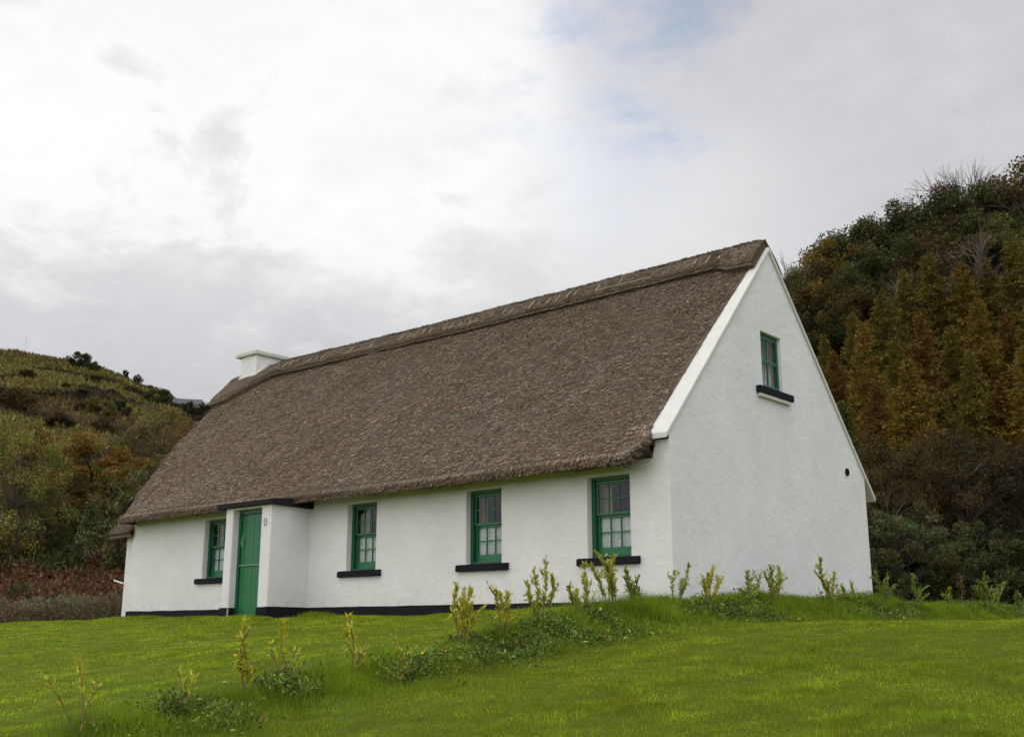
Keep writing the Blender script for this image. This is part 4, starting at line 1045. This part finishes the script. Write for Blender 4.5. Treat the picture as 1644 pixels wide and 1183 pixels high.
HB = [
 (126, 592, 32, 26, (.050, .062, .022), 'dark rounded bush on the bare skyline of the left hill'),
 (148, 600, 20, 20, (.055, .06, .022), 'smaller bush just below the rounded one on the left skyline'),
 (199, 612, 12, 17, (.035, .045, .018), 'pointed dark bush on the left skyline, uphill of a rounder bush'),
 (220, 622, 14, 20, (.06, .065, .026), 'thin grey-green bush beside the pointed one on the left skyline'),
 (241, 632, 12, 13, (.05, .055, .02), 'olive bush halfway down the left skyline'),
 (252, 648, 36, 24, (.075, .08, .024), 'low olive bush below the left skyline near the distant grey roof'),
 (272, 640, 10, 10, (.05, .05, .02), 'small brownish bush left of the distant grey roof'),
 (303, 672, 22, 26, (.03, .037, .014), 'very dark bush under the distant grey roof'),
 (328, 676, 24, 28, (.03, .037, .014), 'very dark bush between the distant roof and the thatch edge'),
 (42, 612, 26, 18, (.055, .04, .02), 'purple-brown scrub bush high on the open hill'),
 (105, 628, 14, 12, (.032, .040, .015), 'small dark green gorse bush in the middle of the open hill'),
 (135, 640, 28, 14, (.03, .038, .015), 'wide dark gorse bush right of the middle gorse'),
 (195, 672, 26, 28, (.033, .040, .016), 'dark gorse bush directly above the birches'),
 (150, 618, 22, 16, (.06, .058, .024), 'dull green bush between the gorse and the skyline'),
 (180, 636, 18, 10, (.075, .042, .02), 'rusty bush uphill of the birches'),
 (18, 662, 60, 40, (.075, .055, .028), 'purple-brown bush at the left edge above the yellow-green tree'),
 (95, 694, 42, 30, (.06, .04, .024), 'dark brown bush directly above the orange-topped tree'),
 (160, 676, 46, 34, (.115, .10, .028), 'olive bush behind the orange-topped tree'),
 (128, 664, 16, 18, (.07, .045, .026), 'brown bush between two olive ones on the lower hill'),
 (172, 700, 44, 30, (.07, .05, .026), 'purple-brown bush left of the birches'),
 (222, 588+50, 16, 12, (.085, .055, .025), 'reddish low bush on the slope under the pointed skyline bush'),
 (70, 640, 40, 14, (.10, .09, .028), 'flat olive bush in the middle of the tawny hill'),
]
for u, v, wp, hp, c, lab in HB:
    p, b = slope_pt(u, v); k = b/1750.0
    pr = BUS[int(u+v) % 4]; hh_ = hp*k*1.15; root = empty('hill_bush', (p[0], p[1], Hs(p[0], p[1])-.1*hh_), lab, 'bush', 'bushes on the left hillside')
    sw_ = wp*k*1.25/4.2; root.scale = (sw_, sw_, hh_/3.0); root.rotation_euler = (0, 0, random.uniform(0, 6.28))
    link('trunk', pr[0], root); c_ = link('crown', pr[1], root); c_.color = (*c, 1)
# bracken, heather and rough grass tussocks on the slope
def tussocks(n, seed, b0, b1, a0, a1, keep, colf, size, hgt):
    g = np.random.default_rng(seed)
    b = b0+(b1-b0)*g.random(n); a = g.uniform(a0, a1, n)*b
    x = CAM[0]+a*RH[0]+b*FH[0]; y = CAM[1]+a*RH[1]+b*FH[1]
    k = keep(a/b, b, x, y); x, y, b, a = x[k], y[k], b[k], a[k]; n = len(x)
    per = 5; x = np.repeat(x, per)+g.normal(0, 1, n*per)*size*1.2; y = np.repeat(y, per)+g.normal(0, 1, n*per)*size*1.2; b = np.repeat(b, per); n *= per
    s = size*(b/45)**.7
    z = H(x, y)+g.random(n)**1.4*hgt(x, y, b)
    d = rdir(g, n, .7); t = colf(x, y, g, n)
    return leaves(np.stack([x, y, z], 1), d, rdir(g, n, .5), s*g.uniform(.7, 1.4, n), s*.35*g.uniform(.6, 1.2, n), t)
def col_br(x, y, g, n):
    v = np.exp(g.normal(0, .35, n)); p = fbm(x*.25, y*.25, 3, 121)[:, None]
    c = np.where(p > .52, [[.125, .062, .03]], [[.075, .036, .02]]); gm = (fbm(x*.4, y*.4, 3, 131) > .60)[:, None]; c = np.where(gm, [[.05, .055, .02]], c); return c*v[:, None]
V1, F1, T1 = tussocks(22000, 61, 33, 50, -.66, -.30, lambda q, b, x, y: (b > 33.5), col_br, .24, lambda x, y, b: .25+.9*fbm(x*.5, y*.5, 3, 141))
tag(link('bracken', np_mesh('bracken', V1, F1, M['bracken'], tint=T1)), 'rusty brown dead bracken covering the bank behind the cottage end', 'bracken', kind='stuff')
def col_h(x, y, g, n):
    v = np.exp(g.normal(0, .35, n)); p = fbm(x*.055, y*.055, 4, 151)[:, None]; q = fbm(x*.2, y*.2, 3, 155)[:, None]
    c = np.where(p > .56, [[.12, .083, .036]], [[.155, .145, .036]]); c = np.where(q > .60, [[.045, .036, .018]], c); c = np.where(q < .36, [[.16, .13, .04]], c); return c*v[:, None]
V1, F1, T1 = tussocks(60000, 62, 50, 165, -.62, -.16, lambda q, b, x, y: b > 50, col_h, .26, lambda x, y, b: .08+.3*fbm(x*.15, y*.15, 3, 161))
tag(link('hill_grass', np_mesh('hill_grass', V1, F1, M['bracken'], tint=T1)), 'rough tawny grass and heather over the left hillside', 'rough grass', kind='stuff')
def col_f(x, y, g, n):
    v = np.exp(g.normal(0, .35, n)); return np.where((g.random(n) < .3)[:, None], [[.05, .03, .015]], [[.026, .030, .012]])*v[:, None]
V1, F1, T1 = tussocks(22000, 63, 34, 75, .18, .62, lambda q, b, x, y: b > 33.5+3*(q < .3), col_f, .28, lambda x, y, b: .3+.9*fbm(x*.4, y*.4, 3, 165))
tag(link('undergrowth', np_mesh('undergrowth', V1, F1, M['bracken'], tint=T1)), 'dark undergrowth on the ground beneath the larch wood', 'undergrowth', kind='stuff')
def col_b(x, y, g, n):
    v = np.exp(g.normal(0, .3, n)); r_ = (fbm(x*.7, y*.7, 3, 171) > .52)[:, None]; return np.where(r_, [[.14, .10, .06]], [[.14, .155, .085]])*v[:, None]
def bram_keep(q, b, x, y): return (b > 29.6+3.2*(q+.5)) & (b < 32.2+3.0*(q+.5)) & (x < -17.3)
V1, F1, T1 = tussocks(24000, 64, 28.5, 33.5, -.62, -.33, bram_keep, col_b, .11, lambda x, y, b: .15+.8*fbm(x*.9, y*.9, 3, 175))
tag(link('brambles', np_mesh('brambles', V1, F1, M['bracken'], tint=T1)), 'low tangle of grey-green and reddish brambles along the left edge of the lawn', 'brambles', kind='stuff')

# distant house roof and mast
p = at(302, 641, 128); z0 = Hs(p[0], p[1]); fh = empty('farmhouse', (p[0], p[1], z0), 'distant farmhouse whose pale grey roof just shows on the left skyline', 'house'); fh.rotation_euler = (0, 0, YAW+.25)
hh = p[2]-z0
hh = max(hh-.35, 1.2)
MB().box(-1.6, 1.6, -1.1, 1.1, -3, hh-.72).build('wall', M['render'], fh)
MB().add([(-1.8, -1.3, hh-.75), (1.8, -1.3, hh-.75), (1.8, 1.3, hh-.75), (-1.8, 1.3, hh-.75), (-1.7, 0, hh+.12), (1.7, 0, hh+.12)], [(0, 1, 5, 4), (2, 3, 4, 5), (0, 4, 3), (1, 2, 5), (0, 3, 2, 1)]).build('roof', M['slate'], fh)
p = at(43, 538, 140); z0 = Hs(p[0], p[1])
mb = MB(); mb.tube([(0, 0, -.3), (0, 0, max(p[2]-z0, 2))], .05, 6); mo = mb.build('mast', M['steel']); mo.location = (p[0], p[1], z0); tag(mo, 'thin pale mast standing on the left hill skyline', 'mast')

# ------------------------------------------------------------------ sky and light
w = bpy.data.worlds.new('World'); scene.world = w; w.use_nodes = True; nt = w.node_tree; nt.nodes.clear(); n = N(nt)
SUN_EL = R(24)
sd = ray(120, 230); sd = sd/np.linalg.norm(sd); saz = math.atan2(sd[0], sd[1])   # clockwise from +Y
SUN_EL = math.asin(sd[2])
skyt = n.new('ShaderNodeTexSky', sky_type='NISHITA', sun_disc=False, sun_elevation=SUN_EL, sun_rotation=saz, altitude=50, air_density=1.0, dust_density=.4, ozone_density=2.5)
dirv = n.new('ShaderNodeTexCoord').outputs['Generated']
nrm = n.new('ShaderNodeVectorMath', {0: dirv}, operation='NORMALIZE').outputs[0]
sep = n.new('ShaderNodeSeparateXYZ', {0: nrm}).outputs
den = n.math('ADD', n.math('MAXIMUM', sep[2], 0.), .26)
cp = n.new('ShaderNodeCombineXYZ', {0: n.math('DIVIDE', sep[0], den), 1: n.math('DIVIDE', sep[1], den), 2: .3}).outputs[0]
n1 = n.noise(cp, 1.25, 8, .56, .25); n2 = n.noise(cp, 4.5, 8, .62, .4); n4 = n.noise(cp, 13., 6, .6, .3)
def lobe(u, v, r0, r1, wob=.06):
    """soft patch of the sky round one compass bearing and height"""
    d = ray(u, v); d = d/np.linalg.norm(d)
    dt = n.new('ShaderNodeVectorMath', {0: nrm, 1: tuple(d)}, operation='DOT_PRODUCT').outputs[1]
    an = n.math('ARCCOSINE', n.math('MINIMUM', dt, .99999))
    an = n.math('ADD', an, n.math('MULTIPLY', n.math('SUBTRACT', n.math('MULTIPLY_ADD', n2, .55, n.math('MULTIPLY_ADD', n4, .25, n.math('MULTIPLY', n1, .45))), .62), wob*3.6))
    return n.new('ShaderNodeMapRange', {0: an, 1: r1, 2: r0, 3: 0., 4: 1.}, interpolation_type='SMOOTHSTEP').outputs[0]
L = .62
for u, v, r0, r1, amt in ((0, 200, .04, .20, .46), (600, 180, .04, .24, .37), (520, 340, .0, .18, .18), (800, 80, .0, .20, .16), (900, 330, .0, .24, .16), (1100, 420, .0, .2, .07),
                          (290, 90, .0, .22, .20), (270, 320, .0, .18, .18), (150, 400, .0, .08, -.10), (60, 470, .0, .10, .08), (520, 500, .0, .08, -.09), (1280, 330, .0, .16, .04)):
    L = n.math('ADD', L, n.math('MULTIPLY', lobe(u, v, r0, r1, .11), amt))
L = n.math('SUBTRACT', .97, n.math('SMOOTH_MAX', n.math('SUBTRACT', .97, L), 0., .08))
L = n.math('ADD', L, n.math('MULTIPLY', n.math('SUBTRACT', n1, .5), .18))
L = n.math('ADD', L, n.math('MULTIPLY', n.math('SUBTRACT', n2, .5), .20))
L = n.math('ADD', L, n.math('MULTIPLY', n.math('SUBTRACT', n4, .5), .15))
L = n.math('MINIMUM', L, 1.06)
zen = n.new('ShaderNodeMapRange', {0: sep[2], 1: .60, 2: .95, 3: 0., 4: 1.1}, interpolation_type='SMOOTHSTEP').outputs[0]
L = n.math('ADD', L, zen)
# overcast deck behind the viewer
back = n.new('ShaderNodeVectorMath', {0: nrm, 1: (.2, -.95, .22)}, operation='DOT_PRODUCT').outputs[1]
bk = n.new('ShaderNodeMapRange', {0: back, 1: -.1, 2: .75, 3: 0., 4: 1.}, interpolation_type='SMOOTHSTEP').outputs[0]
L = n.math('ADD', L, n.math('MULTIPLY', bk, .80))
tone = n.mix(n.new('ShaderNodeMapRange', {0: L, 1: .5, 2: .95, 3: 0., 4: 1.}).outputs[0], c4(.955, .965, 1.03), c4(1.0, .998, .99))
east = n.new('ShaderNodeMapRange', {0: n.new('ShaderNodeVectorMath', {0: nrm, 1: (.95, .25, .1)}, operation='DOT_PRODUCT').outputs[1], 1: .35, 2: .95, 3: 0., 4: 1.}).outputs[0]
tone = n.mix(east, tone, c4(.95, .985, 1.06))
cc = n.new('ShaderNodeVectorMath', {0: tone, 3: L}, operation='SCALE').outputs[0]
bg1 = n.new('ShaderNodeBackground', {'Color': cc, 'Strength': 1.0})
bg2 = n.new('ShaderNodeBackground', {'Color': skyt.outputs[0], 'Strength': .12})
gap = n.math('MULTIPLY', n.math('ADD', lobe(1020, 60, .01, .11, .10), n.math('MULTIPLY', lobe(930, 210, .0, .13, .12), .35)), n.ramp(n2, [(.46, 1.), (.70, .15)]))
mx = n.new('ShaderNodeMixShader', {0: n.math('MULTIPLY', gap, .62, clamp=True), 1: bg1.outputs[0], 2: bg2.outputs[0]})
wo = n.new('ShaderNodeOutputWorld'); nt.links.new(mx.outputs[0], wo.inputs[0])

sl_ = bpy.data.lights.new('sun', 'SUN'); sl_.energy = .6; sl_.angle = R(25); sl_.color = (1, .97, .92)
so = bpy.data.objects.new('sun', sl_); col.objects.link(so)
so.rotation_euler = Vector(sd).to_track_quat('Z', 'Y').to_euler()
so.location = (0, 0, 30)

# ------------------------------------------------------------------ render settings
vs_ = scene.view_settings; vs_.view_transform = 'Standard'; vs_.look = 'None'; vs_.exposure = 0; vs_.gamma = 1; vs_.use_curve_mapping = False
scene.render.engine = 'CYCLES'
cy = scene.cycles; cy.max_bounces = 7; cy.diffuse_bounces = 3; cy.glossy_bounces = 3; cy.transparent_max_bounces = 12; cy.transmission_bounces = 4
cy.use_denoising = True; cy.use_adaptive_sampling = True; cy.adaptive_threshold = .02
